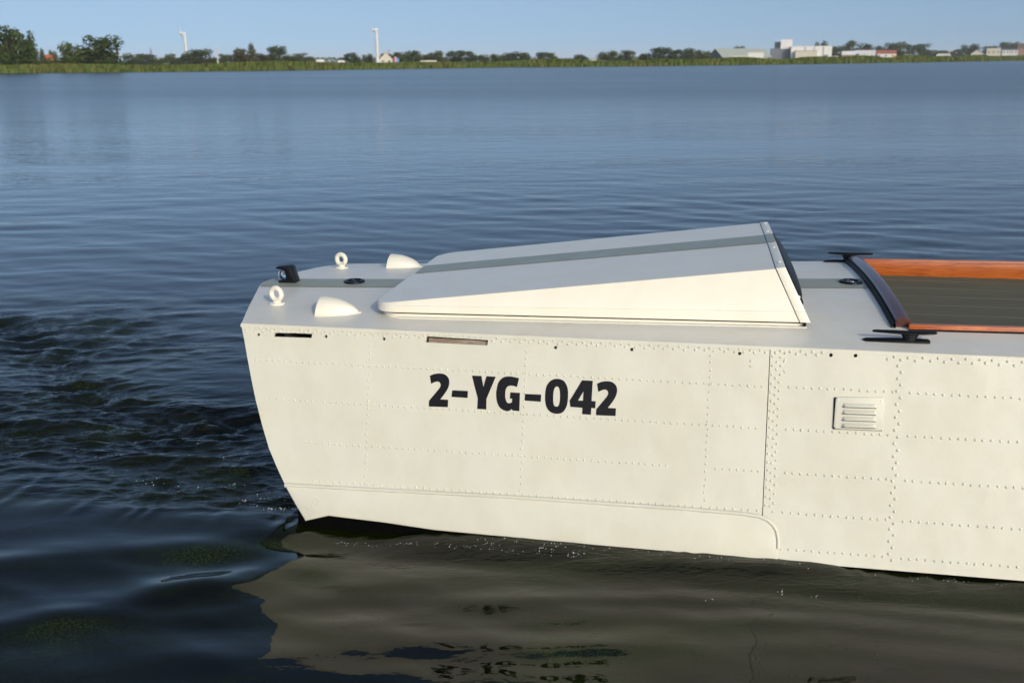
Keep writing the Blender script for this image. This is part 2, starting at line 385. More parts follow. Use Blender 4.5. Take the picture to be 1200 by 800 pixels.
def add_box(bm, c, s, rot=None):
    r = bmesh.ops.create_cube(bm, size=1.0)
    mt = Matrix.Translation(Vector(c)) @ (rot or Matrix.Identity(4)) @ Matrix.Diagonal((s[0], s[1], s[2], 1))
    bmesh.ops.transform(bm, matrix=mt, verts=r["verts"])


def add_cyl(bm, c, r0, r1, h, seg=24, axis="Z", cap=True):
    r = bmesh.ops.create_cone(bm, cap_ends=cap, segments=seg, radius1=r0, radius2=r1, depth=h)
    mt = Matrix.Translation(Vector(c))
    if axis == "X":
        mt = mt @ Matrix.Rotation(PI / 2, 4, "Y")
    if axis == "Y":
        mt = mt @ Matrix.Rotation(-PI / 2, 4, "X")
    bmesh.ops.transform(bm, matrix=mt, verts=r["verts"])


def add_torus(bm, mt, R, r, n=32, k=12):
    vs = []
    for i in range(n):
        a = 2 * PI * i / n
        row = []
        for j in range(k):
            q = 2 * PI * j / k
            p = Vector(((R + r * math.cos(q)) * math.cos(a), (R + r * math.cos(q)) * math.sin(a), r * math.sin(q)))
            row.append(bm.verts.new(mt @ p))
        vs.append(row)
    for i in range(n):
        for j in range(k):
            bm.faces.new((vs[i][j], vs[(i + 1) % n][j], vs[(i + 1) % n][(j + 1) % k], vs[i][(j + 1) % k]))


def add_prism(bm, prof, fn0, fn1):
    """Closed 2D profile between two placements fn(a, b) -> xyz."""
    v0 = [bm.verts.new(fn0(*p)) for p in prof]
    v1 = [bm.verts.new(fn1(*p)) for p in prof]
    n = len(prof)
    bm.faces.new(v0)
    bm.faces.new(v1[::-1])
    for i in range(n):
        bm.faces.new((v0[i], v0[(i + 1) % n], v1[(i + 1) % n], v1[i]))


def thing(name, label, cat, loc=(0, 0, 0), rotz=0.0, group=None):
    o = bpy.data.objects.new(name, None)
    C.objects.link(o)
    o.location = loc
    o.rotation_euler = (0, 0, rotz)
    o["label"] = label
    o["category"] = cat
    if group:
        o["group"] = group
    return o


# ------------------------------------------------------------------ water
YAW = math.radians(10.564)
CU, SU = math.cos(YAW), math.sin(YAW)


def uv_of(x, y):
    return x * CU - y * SU, x * SU + y * CU


def sstep(a, b, x):
    q = np.clip((x - a) / (b - a), 0, 1)
    return q * q * (3 - 2 * q)


NW = 64
W_L = np.exp(rng.uniform(np.log(0.16), np.log(3.2), NW))
W_T = rng.normal(0, 0.42, NW) + 0.12
W_P = rng.uniform(0, 2 * PI, NW)
W_A = W_L / (2 * PI) * 0.0082 * np.clip(0.45 / W_L, 0.13, 1.0)
NC = 64
C_L = np.exp(rng.uniform(np.log(0.055), np.log(0.6), NC))
C_T = PI / 2 + rng.normal(0, 0.75, NC)
C_P = rng.uniform(0, 2 * PI, NC)
C_A = C_L / (2 * PI) * 0.062


def lowfreq(x, y, seed, sx, sy):
    r = np.random.default_rng(seed)
    o = np.zeros_like(x)
    for _ in range(9):
        kx, ky = r.normal(0, 1, 2)
        o = o + np.cos(kx * x / sx + ky * y / sy + r.uniform(0, 6.28))
    return o / 3.0


def ridge(x, y, pts, sig, skew=0.0):
    """Height 1 along a polyline, falling off as a Gaussian; steeper on one side."""
    best = np.full_like(x, 1e9)
    side = np.zeros_like(x)
    tt = np.zeros_like(x)
    n = len(pts) - 1
    for i in range(n):
        ax, ay = pts[i]
        bx, by = pts[i + 1]
        dx, dy = bx - ax, by - ay
        l2 = dx * dx + dy * dy
        q = np.clip(((x - ax) * dx + (y - ay) * dy) / l2, 0, 1)
        px, py = x - ax - q * dx, y - ay - q * dy
        d = np.sqrt(px * px + py * py)
        s = np.sign(dx * py - dy * px)
        m = d < best
        best = np.where(m, d, best)
        side = np.where(m, s, side)
        tt = np.where(m, (i + q) / n, tt)
    sg = sig * np.where(side > 0, 1 + skew, 1 - skew)
    return np.exp(-(best / sg) ** 2), tt


NF = 26
F_L = np.exp(rng.uniform(np.log(0.14), np.log(0.75), NF))
F_T = rng.normal(0.08, 0.36, NF)
F_P = rng.uniform(0, 2 * PI, NF)
F_A = F_L / (2 * PI) * 0.0125 * np.clip(0.4 / F_L, 0.4, 1.0)


def wash_mask(x, y):
    """Where the propeller wash and its wake churn the surface."""
    u, v = uv_of(x, y)
    du = (u + 3.45) / 1.95
    dv = (v - 4.72 + 0.16 * (u + 3.3)) / np.where(v > 4.7, 0.86, 0.60)
    m = np.exp(-(du ** 2 + dv ** 2) ** 1.6)
    m = m * sstep(3.98, 4.22, v)
    rim = np.exp(-(((u + 5.0) / 1.7) ** 2 + ((v - 7.0) / 1.0) ** 2)) * 0.55
    edge, _ = ridge(x, y, [(-4.4, 8.2), (-3.3, 6.9), (-2.7, 6.15), (-2.15, 5.75), (-1.75, 5.75)], 0.22)
    return np.clip(m + rim + 0.75 * edge * (v > 4.4), 0, 1.3) * np.clip(0.95 + 0.5 * lowfreq(x, y, 5, 0.5, 0.26), 0.25, 1.7)


def water_h(x, y, cell):
    u, v = uv_of(x, y)
    h = np.zeros_like(x)
    near = sstep(9.0, 5.0, y)
    patch = np.clip(0.85 + 0.5 * lowfreq(x, y, 3, 5.0, 2.2), 0.25, 1.8)
    fore = sstep(4.3, 4.0, v)                     # in front of the hull
    amb = patch * (1 - 0.5 * fore) * (1 - 0.2 * near)
    for i in range(NW):
        k = 2 * PI / W_L[i]
        at = sstep(2.2, 4.2, W_L[i] / cell)
        h += amb * at * W_A[i] * np.sin(k * (np.sin(W_T[i]) * x + np.cos(W_T[i]) * y) + W_P[i])
    # soft interlacing ripples on the water between quay and boat
    fp = np.clip(0.8 + 0.6 * lowfreq(x, y, 9, 0.9, 0.5), 0.1, 1.9) * fore
    for i in range(NF):
        k = 2 * PI / F_L[i]
        at = sstep(2.2, 4.2, F_L[i] / cell)
        q = np.sin(k * (np.sin(F_T[i]) * x + np.cos(F_T[i]) * y) + F_P[i] + 0.7 * np.sin(1.7 * x + i))
        h += fp * at * F_A[i] * (q + 0.25 * q * q)
    wash = wash_mask(x, y)
    small = np.zeros_like(x)
    for i in range(NC):
        k = 2 * PI / C_L[i]
        at = sstep(2.2, 4.2, C_L[i] / cell)
        ph = k * (np.cos(C_T[i]) * x * 0.8 + np.sin(C_T[i]) * 1.5 * y) + C_P[i]
        ph = ph + 1.5 * np.sin(2.1 * x + 3.3 * y + i) + 0.8 * np.sin(5.3 * x - 4.1 * y + 2 * i)
        small += at * C_A[i] * (1 - 2 * np.abs(np.sin(ph * 0.5)))
    h += wash * small
    # diverging waves that leave the stern quarter
    q, tt = ridge(x, y, [(-5.2, 2.75), (-3.4, 3.12), (-2.05, 3.36), (-1.57, 3.56), (-1.02, 3.90), (-0.72, 4.05)], 0.125, -0.1)
    h += 0.026 * q * (0.45 + 0.55 * sstep(1.0, 0.75, tt)) * (0.8 + 0.2 * lowfreq(x, y, 21, 0.5, 0.4))
    q, tt = ridge(x, y, [(-5.0, 3.5), (-3.4, 3.68), (-2.4, 3.86), (-1.7, 4.02), (-1.1, 4.22)], 0.135, -0.1)
    h += 0.024 * q * (0.8 + 0.25 * lowfreq(x, y, 22, 0.5, 0.4))
    q, tt = ridge(x, y, [(-2.95, 6.3), (-2.80, 6.63), (-2.60, 6.93), (-2.29, 7.32), (-2.0, 7.45)], 0.05, 0.4)
    h += 0.004 * q * np.sin(PI * np.clip(tt, 0, 1))
    # low wavelets running along the hull
    for k, (a0, amp) in enumerate(((3.93, 0.0060), (3.80, 0.0046), (3.66, 0.0052), (3.50, 0.0040), (3.30, 0.0030))):
        q, tt = ridge(x, y, [(-0.9 + .2 * k, a0 - .05), (-0.2 + .2 * k, a0), (0.7 + .15 * k, a0 - .03), (1.8, a0 - .16), (2.8, a0 - .32)], 0.055 + .008 * k, 0.25)
        h += amp * q * np.clip(0.7 + 0.7 * lowfreq(x, y, 30 + k, 0.45, 0.3), 0, 1.8)
    h += (-0.040 * sstep(4.05, 3.80, v) + 0.036 * np.clip((3.85 - v) / 0.9, 0, 1.3)) * sstep(-2.8, -1.3, u) * (v > 0)
    # lapping along the near hull side: troughs at the stern and further forward
    d = np.clip(4.06 - v, 0, 9)
    lap = np.exp(-(d / 0.24) ** 2) * (v < 4.4)
    ripple = 0.0022 * np.sin(31 * u + 4 * np.sin(7 * u) + 2 * np.sin(17 * u)) * np.exp(-(d / 0.10) ** 2)
    prof = (-0.026 * np.exp(-((u + 1.60) / 0.36) ** 4) - 0.016 * sstep(0.50, 0.95, u)
            + 0.008 * np.exp(-((u + 0.65) / 0.35) ** 2) + 0.006 * np.exp(-((u - 0.15) / 0.3) ** 2))
    h += lap * (prof + ripple)
    return h


def axis(fine0, fine1, step, lo, hi, grow):
    a = list(np.arange(fine0, fine1 + step / 2, step))
    s = step
    while a[-1] < hi:
        s *= grow
        a.append(a[-1] + s)
    s = step
    b = []
    p = fine0
    while p > lo:
        s *= grow
        p -= s
        b.append(p)
    return np.array(b[::-1] + a)


xs = axis(-3.4, 2.4, 0.0125, -7600, 7600, 1.045)
ys = axis(2.6, 6.2, 0.0115, -7600, 7600, 1.0145)
X, Y = np.meshgrid(xs, ys)
DX = np.gradient(xs)[None, :] * np.ones_like(X)
DY = np.gradient(ys)[:, None] * np.ones_like(X)
CELL = np.maximum(DX * 0.55, DY)
Z = water_h(X, Y, CELL)
Z *= np.exp(-((np.abs(X) + np.abs(Y)) / 900.0) ** 2)
ny, nx = X.shape
vco = np.stack([X, Y, Z], -1).reshape(-1, 3).astype(np.float32)
idx = np.arange(ny * nx).reshape(ny, nx)
quads = np.stack([idx[:-1, :-1], idx[:-1, 1:], idx[1:, 1:], idx[1:, :-1]], -1).reshape(-1, 4)


def np_mesh(name, vco, quads):
    me = bpy.data.meshes.new(name)
    me.vertices.add(len(vco))
    me.vertices.foreach_set("co", vco.astype(np.float32).ravel())
    k = quads.shape[1]
    me.loops.add(quads.size)
    me.loops.foreach_set("vertex_index", quads.astype(np.int32).ravel())
    me.polygons.add(len(quads))
    me.polygons.foreach_set("loop_start", np.arange(0, quads.size, k, dtype=np.int32))
    me.update(calc_edges=True)
    return me


M_WATER = mat("lake_water", (0.006, 0.008, 0.005), 0.03)
t, N, L, b = nodes(M_WATER)
b.inputs["IOR"].default_value = 1.333
# peaty water with drifting green algae: large patches broken up by fine specks
na = noise(t, 1.3, 4, 0.6, coords(t, "Object", (0.8, 1.9, 1)), 0.7)
ng = noise(t, 95.0, 4, 0.75, coords(t, "Object", (1, 1.5, 1)))
mp_ = ramp(t, na.outputs["Fac"], [(0.36, (0.06,) * 3), (0.68, (1.0,) * 3)])
mg_ = ramp(t, ng.outputs["Fac"], [(0.40, (0.12,) * 3), (0.72, (1.0,) * 3)])
mm = t.nodes.new("ShaderNodeMath")
mm.operation = "MULTIPLY"
L.new(mp_, mm.inputs[0])
L.new(mg_, mm.inputs[1])
L.new(ramp(t, mm.outputs[0], [(0.0, (0.0020, 0.0022, 0.0006)), (0.30, (0.007, 0.010, 0.0012)), (1.0, (0.036, 0.062, 0.005))]), b.inputs["Base Color"])
v1 = coords(t, "Object", (0.55, 1.0, 1), (0, 0, 0.1))
v2 = coords(t, "Object", (0.35, 1.0, 1), (0, 0, -0.15))
n1 = noise(t, 9.0, 3, 0.55, v1, 0.3)
n2 = noise(t, 1.3, 4, 0.6, v2, 0.4)
n3 = noise(t, 0.05, 3, 0.5, coords(t, "Object", (0.35, 1.0, 1)))
pm = ramp(t, n3.outputs["Fac"], [(0.36, (0.25,) * 3), (0.64, (1.0,) * 3)])
# fine ripples fade in with distance, where the sheet's own waves grow too coarse
geo = t.nodes.new("ShaderNodeNewGeometry")
sep = t.nodes.new("ShaderNodeSeparateXYZ")
L.new(geo.outputs["Position"], sep.inputs[0])
mr = t.nodes.new("ShaderNodeMapRange")
mr.inputs["From Min"].default_value = 20.0
mr.inputs["From Max"].default_value = 75.0
mr.inputs["To Min"].default_value = 0.0
mr.inputs["To Max"].default_value = 1.0
L.new(sep.outputs["Y"], mr.inputs["Value"])
mu = t.nodes.new("ShaderNodeMath")
mu.operation = "MULTIPLY"
L.new(mr.outputs[0], mu.inputs[0])
L.new(pm, mu.inputs[1])
h1 = t.nodes.new("ShaderNodeMath")
h1.operation = "MULTIPLY"
L.new(n2.outputs["Fac"], h1.inputs[0])
L.new(mu.outputs[0], h1.inputs[1])
rg = t.nodes.new("ShaderNodeMapRange")
rg.inputs["From Min"].default_value = 8.0
rg.inputs["From Max"].default_value = 65.0
rg.inputs["To Min"].default_value = 0.025
rg.inputs["To Max"].default_value = 0.22
L.new(sep.outputs["Y"], rg.inputs["Value"])
L.new(rg.outputs[0], b.inputs["Roughness"])
bA = bump(t, h1.outputs[0], 1.0, 0.13)
nm_ = noise(t, 3.1, 3, 0.6, coords(t, "Object", (0.42, 1.0, 1), (0, 0, 0.05)), 0.3)
mr2 = t.nodes.new("ShaderNodeMapRange")
mr2.inputs["From Min"].default_value = 7.0
mr2.inputs["From Max"].default_value = 22.0
L.new(sep.outputs["Y"], mr2.inputs["Value"])
hm = t.nodes.new("ShaderNodeMath")
hm.operation = "MULTIPLY"
L.new(nm_.outputs["Fac"], hm.inputs[0])
n5 = noise(t, 0.22, 4, 0.6, coords(t, "Object", (0.22, 1.0, 1), (0, 0, 0.06)), 0.4)
pm2 = ramp(t, n5.outputs["Fac"], [(0.38, (0.35,) * 3), (0.62, (1.0,) * 3)])
hm2 = t.nodes.new("ShaderNodeMath")
hm2.operation = "MULTIPLY"
L.new(mr2.outputs[0], hm2.inputs[0])
L.new(pm2, hm2.inputs[1])
L.new(hm2.outputs[0], hm.inputs[1])
bM = bump(t, hm.outputs[0], 1.0, 0.026, bA)
bB = bump(t, n1.outputs["Fac"], 0.5, 0.0032, bM)
at_ = t.nodes.new("ShaderNodeAttribute")
at_.attribute_name = "churn"
nc1 = noise(t, 17.0, 4, 0.58, coords(t, "Object", (0.55, 1.7, 1)), 1.0)
nc2 = t.nodes.new("ShaderNodeMath")
nc2.operation = "MULTIPLY"
L.new(nc1.outputs["Fac"], nc2.inputs[0])
L.new(at_.outputs["Fac"], nc2.inputs[1])
bC = bump(t, nc2.outputs[0], 1.0, 0.016, bB)
L.new(bC, b.inputs["Normal"])
water = link("water", np_mesh("water", vco, quads), M_WATER, smooth=False)
water.data.polygons.foreach_set("use_smooth", np.ones(len(quads), dtype=bool))
att = water.data.attributes.new("churn", "FLOAT", "POINT")
UU, VV = uv_of(X, Y)
ALONG = (0.20 * np.exp(-(np.clip(4.0 - VV, 0, 9) / 0.16) ** 2) + 0.07 * np.exp(-(np.clip(4.0 - VV, 0, 9) / 0.6) ** 2)) * (VV < 4.2) * sstep(-1.9, -1.5, UU) * sstep(4.2, 3.6, UU)
ALONG *= np.clip(0.9 + 0.6 * lowfreq(X, Y, 41, 0.6, 0.16), 0.1, 2.0)
att.data.foreach_set("value", np.clip(wash_mask(X, Y) + ALONG, 0, 1.3).astype(np.float32).ravel())
water["kind"] = "structure"

# foam bubbles riding on the near water
bm = bmesh.new()


def bubble(x, y, r):
    z = float(water_h(np.array([x]), np.array([y]), np.array([0.012]))[0])
    q = bmesh.ops.create_icosphere(bm, subdivisions=1, radius=r)
    bmesh.ops.transform(bm, matrix=Matrix.Translation((x, y, z + r * 0.15)) @ Matrix.Diagonal((1, 1, 0.7, 1)), verts=q["verts"])


def uvw(u, v):
    return u * CU + v * SU, -u * SU + v * CU


for k in range(70):                      # a broken line of bubbles along the hull
    u = random.uniform(-1.6, -0.55)
    v = 3.965 - 0.03 * (u + 1.0) + random.gauss(0, 0.007) - 0.035 * math.exp(-((u + 1.5) / 0.25) ** 2)
    bubble(*uvw(u, v), random.choice((0.001, 0.0012, 0.0018)))
for k in range(60):
    u = random.uniform(-0.95, 1.6)
    bubble(*uvw(u, 4.045 - abs(random.gauss(0, 0.02))), random.choice((0.0012, 0.0015, 0.002)))
for cu_, cv_, n_, s_ in ((-0.86, 4.00, 10, 0.012), (-0.60, 3.99, 16, 0.018), (-0.47, 3.975, 16, 0.014), (0.42, 3.84, 7, 0.008), (0.55, 3.83, 4, 0.01), (0.12, 3.72, 3, 0.02),
                         (-2.50, 4.42, 12, 0.03), (-2.32, 4.47, 12, 0.025), (-2.72, 4.40, 8, 0.03), (-2.85, 5.0, 6, 0.03), (-2.6, 4.75, 8, 0.05), (-2.05, 4.33, 12, 0.03), (-3.2, 4.7, 5, 0.05)):
    for k in range(n_):
        bubble(*uvw(random.gauss(cu_, s_ * 1.8), random.gauss(cv_, s_)), random.choice((0.001, 0.0013, 0.0017, 0.0025)))
for k in range(46):                      # cooling water trickling from the stern corner
    f = random.random()
    bubble(*uvw(-1.86 - 0.33 * f + random.gauss(0, .007), 4.24 + 0.02 * math.sin(9 * f) + random.gauss(0, .008)), random.choice((0.0012, 0.002, 0.003)))
M_FOAM = mat("white_foam", (0.75, 0.77, 0.78), 0.2)
fo = from_bm("foam", bm, M_FOAM)
fo["kind"] = "stuff"

# ------------------------------------------------------------------ the boat
BU, BV = 0.0, 5.2
boat = thing("motor_boat", "cream riveted metal boat marked 2-YG-042 lying on the water", "boat",
             (*uvw(BU, BV), 0.0), -YAW)


def B(u, v, z):
    return Vector((u - BU, v - BV, z))


ST = 0.2556
NRM = Vector((0, -1, ST)).normalized()
EU0, ES0 = Vector((1, 0, 0)), Vector((0, ST, 1)).normalized()


def S(u, z, off=0.0):
    """Point on the near hull side."""
    return B(u, 4.06 + ST * z, z) + NRM * off


PROFILE = [(-2.116, 0.893), (-2.098, 0.825), (-2.078, 0.738), (-2.054, 0.64), (-2.028, 0.543), (-1.993, 0.435), (-1.955, 0.33), (-1.911, 0.243), (-1.863, 0.158), (-1.812, 0.08), (-1.759, 0.007)]
LOWER = [(-1.645, 0.039), (-1.372, 0.028), (-1.125, 0.012), (-0.373, 0.002), (0.339, -0.003)]
SEAM = 0.341
UEND = 3.5


def circ(u, z, r, n=10):
    return [(u + r * math.cos(2 * PI * k / n), z + r * math.sin(2 * PI * k / n)) for k in range(n)]


SLOT1 = [(-1.948, 0.845), (-1.759, 0.8475), (-1.757, 0.866), (-1.86, 0.8655), (-1.944, 0.863)]
SLOT2 = [(-1.203, 0.851), (-0.913, 0.8495), (-0.909, 0.873), (-1.199, 0.878)]
HOLES = [(-2.026, .851), (-1.688, .857), (-1.404, .858), (-0.598, .854), (-0.256, .860), (0.213, .864), (0.596, .874), (0.697, .8765)]


def inside(p, poly):
    c = False
    for (x0, y0), (x1, y1) in zip(poly, poly[1:] + poly[:1]):
        if (y0 > p[1]) != (y1 > p[1]) and p[0] < (x1 - x0) * (p[1] - y0) / (y1 - y0) + x0:
            c = not c
    return c


def plate(name, outer, holes, off, depth, m, parent, bev=0.0):
    """Flat plate on the hull side with real openings cut through it."""
    pts, edges = [], []
    for lp in [outer] + holes:
        s = len(pts)
        pts += [Vector(p) for p in lp]
        edges += [(s + i, s + (i + 1) % len(lp)) for i in range(len(lp))]
    V2, E2, F2, *_ = delaunay_2d_cdt(pts, edges, [], 1, 1e-6)
    bm = bmesh.new()
    vs = [bm.verts.new(S(p.x, p.y, off)) for p in V2]
    for f in F2:
        cen = sum((V2[i] for i in f), Vector((0, 0))) / len(f)
        if not inside(cen, outer) or any(inside(cen, h) for h in holes):
            continue
        bm.faces.new([vs[i] for i in f])
    be = [e for e in bm.edges if len(e.link_faces) == 1]
    r = bmesh.ops.extrude_edge_only(bm, edges=be)
    nv = [g for g in r["geom"] if isinstance(g, bmesh.types.BMVert)]
    bmesh.ops.translate(bm, vec=-NRM * depth, verts=nv)
    bm.normal_update()
    if bev:
        es = [e for e in bm.edges if len(e.link_faces) == 2 and e.calc_face_angle(0) > 1.0]
        bmesh.ops.bevel(bm, geom=es, offset=bev, segments=3, affect="EDGES", profile=0.5, clamp_overlap=True)
    return from_bm(name, bm, m, parent, smooth=True)


outl = PROFILE + LOWER + [(SEAM - 0.0015, -0.004), (SEAM - 0.0015, 0.893)]
holesL = [SLOT1, SLOT2] + [circ(u, z, 0.0072) for u, z in HOLES[:6]]
side1 = plate("side_plate", outl, holesL, 0.0, 0.012, M_HULL, boat)
side1["label"] = "stern side plate carrying the black registration mark"
outr = [(SEAM + 0.002, -0.004), (UEND, -0.004), (UEND, 0.893), (SEAM + 0.002, 0.893)]
side2 = plate("side_plate", outr, [circ(u, z, 0.0078, 8) for u, z in HOLES[6:]], 0.0012, 0.012, M_HULL, boat)
side2["label"] = "side plate with the louvred vent"
ST_OUT = [(-1.866, 0.163), (-1.842, 0.167), (-1.461, 0.173), (-0.77, 0.186), (0.0, 0.189), (0.256, 0.186), (0.325, 0.180), (0.362, 0.168), (0.388, 0.148), (0.404, 0.122), (0.412, 0.09), (0.414, 0.05), (0.414, -0.002),
          (-0.373, 0.003), (-1.125, 0.013), (-1.372, 0.029), (-1.645, 0.040), (-1.757, 0.009), (-1.812, 0.082)]
plate("strake_plate", ST_OUT[::-1], [], 0.0075, 0.0062, M_HULL, boat, 0.0055)
# rolled bead along the strake's upper and forward edge
bead = ST_OUT[0:12]
bm = bmesh.new()
rr = []
for i, (u, z) in enumerate(bead):
    a, b_ = bead[max(0, i - 1)], bead[min(len(bead) - 1, i + 1)]
    tg = Vector((b_[0] - a[0], 0, b_[1] - a[1]))
    tg = (EU0 * tg.x + ES0 * tg.z).normalized()
    sd = NRM.cross(tg).normalized()
    c = S(u, z, 0.0055)
    rr.append([bm.verts.new(c + sd * 0.0085 * math.cos(q * PI / 6) + NRM * 0.0075 * math.sin(q * PI / 6)) for q in range(7)])
for a, b_ in zip(rr, rr[1:]):
    for q in range(6):
        bm.faces.new((a[q], a[q + 1], b_[q + 1], b_[q]))
from_bm("strake_bead", bm, M_HULL, boat, smooth=True)
# dark backing behind the seam, and the black under-body
pymesh("seam_backing", [S(SEAM - .02, 0, -.013), S(SEAM + .02, 0, -.013), S(SEAM + .02, .89, -.013), S(SEAM - .02, .89, -.013)], [(0, 1, 2, 3)], M_JOINT_SHADE, boat)
vb = []
low = [(-1.80, 0.055), (-1.757, 0.010)] + LOWER + [(UEND, -0.003)]
vb = [S(u, z, -0.006) for u, z in low] + [S(u, -0.45, -0.03) for u, z in low] + [B(u, 5.2, -0.6) for u, z in low] + [B(u, 6.1, -0.3) for u, z in low]
n = len(low)
fb = [(r * n + i, r * n + i + 1, (r + 1) * n + i + 1, (r + 1) * n + i) for r in range(3) for i in range(n - 1)]
pymesh("hull_bottom", vb, fb, M_BOTTOM, boat)

# deck outline in plan and crown
TIPN = [(-2.116, 4.296), (-2.195, 4.554), (-2.255, 4.76), (-2.312, 4.939), (-2.331, 5.03)]
TIPF = [(-2.331, 5.03), (-2.322, 5.09), (-2.295, 5.146), (-2.264, 5.361), (-2.222, 5.53), (-2.176, 5.653), (-2.125, 5.725), (-2.068, 5.764), (-1.865, 5.80), (0.752, 6.244), (UEND, 6.50)]


def lerp(pts, u):
    if u <= pts[0][0]:
        return pts[0][1]
    for (a, b_), (c, d) in zip(pts, pts[1:]):
        if u <= c:
            return b_ + (d - b_) * (u - a) / (c - a) if c > a else d
    return pts[-1][1]


def v_near(u):
    return lerp([(a, b_) for a, b_ in TIPN[::-1]], u) if u < -2.116 else 4.296


def v_far(u):
    return lerp(TIPF, u)


def zdeck(u, v):
    b1 = 5.755 + (u + 2.1) * 0.192
    b0 = 4.29
    c = 0.035 + (min(u, 1.6) + 2.1) * 0.009
    vm = (b0 + b1) / 2
    return 0.9 + c * (1 - ((v - vm) / ((b1 - b0) / 2)) ** 2)


def D(u, v, dz=0.0):
    return B(u, v, zdeck(u, v) + dz)


us = sorted(set([-2.331, -2.322, -2.312, -2.295, -2.264, -2.222, -2.195, -2.176, -2.15, -2.125, -2.116, -2.068, -1.95] + list(np.linspace(-1.865, 0.752, 24)) + [0.83, 0.905]))
nv_ = 20
vs_, fs_ = [], []
for u in us:
    a, b_ = v_near(u), v_far(u)
    for j in range(nv_ + 1):
        vs_.append(D(u, a + (b_ - a) * j / nv_))
for i in range(len(us) - 1):
    for j in range(nv_):
        p = i * (nv_ + 1) + j
        fs_.append((p, p + nv_ + 1, p + nv_ + 2, p + 1))
pymesh("foredeck", vs_, fs_, M_DECK, boat, smooth=True)
# side decks beside the cockpit
for nm, va, vb_ in (("side_deck", lambda u: 4.296, lambda u: 4.60), ("side_deck", lambda u: 6.21, v_far)):
    vs_, fs_ = [], []
    ul = list(np.linspace(0.905, UEND, 14))
    for u in ul:
        for j in range(7):
            vs_.append(D(u, va(u) + (vb_(u) - va(u)) * j / 6))
    for i in range(len(ul) - 1):
        for j in range(6):
            p = i * 7 + j
            fs_.append((p, p + 7, p + 8, p + 1))
    pymesh(nm, vs_, fs_, M_DECK, boat, smooth=True)
# rounded gunwale edge joining deck and side plate
prof = []
for k in range(7):
    a = PI / 2 * k / 6
    prof.append((4.296 - 0.0085 * math.sin(a), 0.9005 - 0.0085 * (1 - math.cos(a))))
vs_, fs_ = [], []
ul = [-2.118] + list(np.linspace(-2.0, UEND, 30))
for u in ul:
    for v, z in prof:
        vs_.append(B(u, v, z))
    vs_.append(S(u, 0.884, 0.0022))
k_ = len(prof) + 1
for i in range(len(ul) - 1):
    for j in range(k_ - 1):
        p = i * k_ + j
        fs_.append((p, p + 1, p + k_ + 1, p + k_))
pymesh("gunwale_edge", vs_, fs_, M_HULL, boat, smooth=True)

# stern end plates: near half, far half, far side
vs_, fs_ = [], []
for i, (pu, pz) in enumerate(PROFILE):
    q = pz / 0.893
    tu = pu - 0.215 * (0.35 + 0.65 * q)
    zt = pz if i else zdeck(-2.331, 5.03)
    n0 = S(pu, pz) if i else D(-2.116, 4.296)
    vs_ += [n0, n0.lerp(B(tu, 5.03, zt), 0.5) if i else D(-2.2235, 4.657), B(tu, 5.03, zt)]
for i in range(len(PROFILE) - 1):
    for j in range(2):
        p = i * 3 + j
        fs_.append((p, p + 1, p + 4, p + 3))
pymesh("stern_plate", vs_, fs_, M_HULL, boat, smooth=True)
vs_, fs_ = [], []
fa = TIPF
for i, (pu, pz) in enumerate(PROFILE):
    q = pz / 0.893
    du = pu - PROFILE[0][0]
    for (u, v) in fa:
        kk = max(0.0, 1 - max(0, u + 2.331) / 1.0)
        zt = zdeck(u, v) if i == 0 else pz
        vv_ = v - 0.02 * (1 - q)
        vs_.append(B(u + du * kk, vv_, zt))
for i in range(len(PROFILE) - 1):
    for j in range(len(fa) - 1):
        p = i * len(fa) + j
        fs_.append((p, p + 1, p + len(fa) + 1, p + len(fa)))
pymesh("far_side_plate", vs_, fs_, M_HULL, boat)
pymesh("bow_plate", [S(UEND, 0), B(UEND, 6.5, 0), B(UEND, 6.5, .9), S(UEND, .893)], [(0, 1, 2, 3)], M_HULL, boat)

# rivets ------------------------------------------------------------
dome_v, dome_f = [], []
RS = 8
for ring, (rr, hh) in enumerate(((1.0, 0.0), (0.88, 0.36), (0.52, 0.60))):
    for k in range(RS):
        a = 2 * PI * k / RS
        dome_v.append((rr * math.cos(a), rr * math.sin(a), hh))
dome_v.append((0, 0, 0.67))
for r_ in range(2):
    for k in range(RS):
        dome_f.append((r_ * RS + k, r_ * RS + (k + 1) % RS, (r_ + 1) * RS + (k + 1) % RS, (r_ + 1) * RS + k))
for k in range(RS):
    dome_f.append((2 * RS + k, 2 * RS + (k + 1) % RS, 3 * RS))
EU, ES = Vector((1, 0, 0)), Vector((0, ST, 1)).normalized()


class Rivets:
    def __init__(self):
        self.v, self.f = [], []

    def add(self, u, z, r, off=0.0):
        c = S(u, z, off)
        s = len(self.v)
        for x, y, h in dome_v:
            self.v.append(c + EU * x * r + ES * y * r + NRM * h * r)
        self.f += [tuple(s + i for i in f) for f in dome_f]


def j(s):
    return random.gauss(0, s)


RA, RB = Rivets(), Rivets()
R1, R2 = 0.0054, 0.0070


def row(rv, u0, u1, z0, z1, step, r, off=0.0, skip=()):
    u = u0
    while u <= u1:
        if not any(a <= u <= b_ for a, b_ in skip):
            rv.add(u + j(.0012), z0 + (z1 - z0) * (u - u0) / max(1e-6, u1 - u0) + j(.0009), r, off)
        u += step * random.uniform(0.93, 1.07)


def col(rv, u, z0, z1, step, r, off=0.0):
    z = z0
    while z >= z1:
        rv.add(u + j(.0014), z + j(.0012), r, off)
        z -= step * random.uniform(0.92, 1.08)


def zig(rv, u0, u1, z, amp, step, r, off=0.0, skip=()):
    u, k = u0, 0
    while u <= u1:
        if not any(a <= u <= b_ for a, b_ in skip):
            rv.add(u + j(.0016), z + (amp if k % 2 else -amp) + j(.0012), r, off)
        u += step * random.uniform(0.9, 1.1)
        k += 1


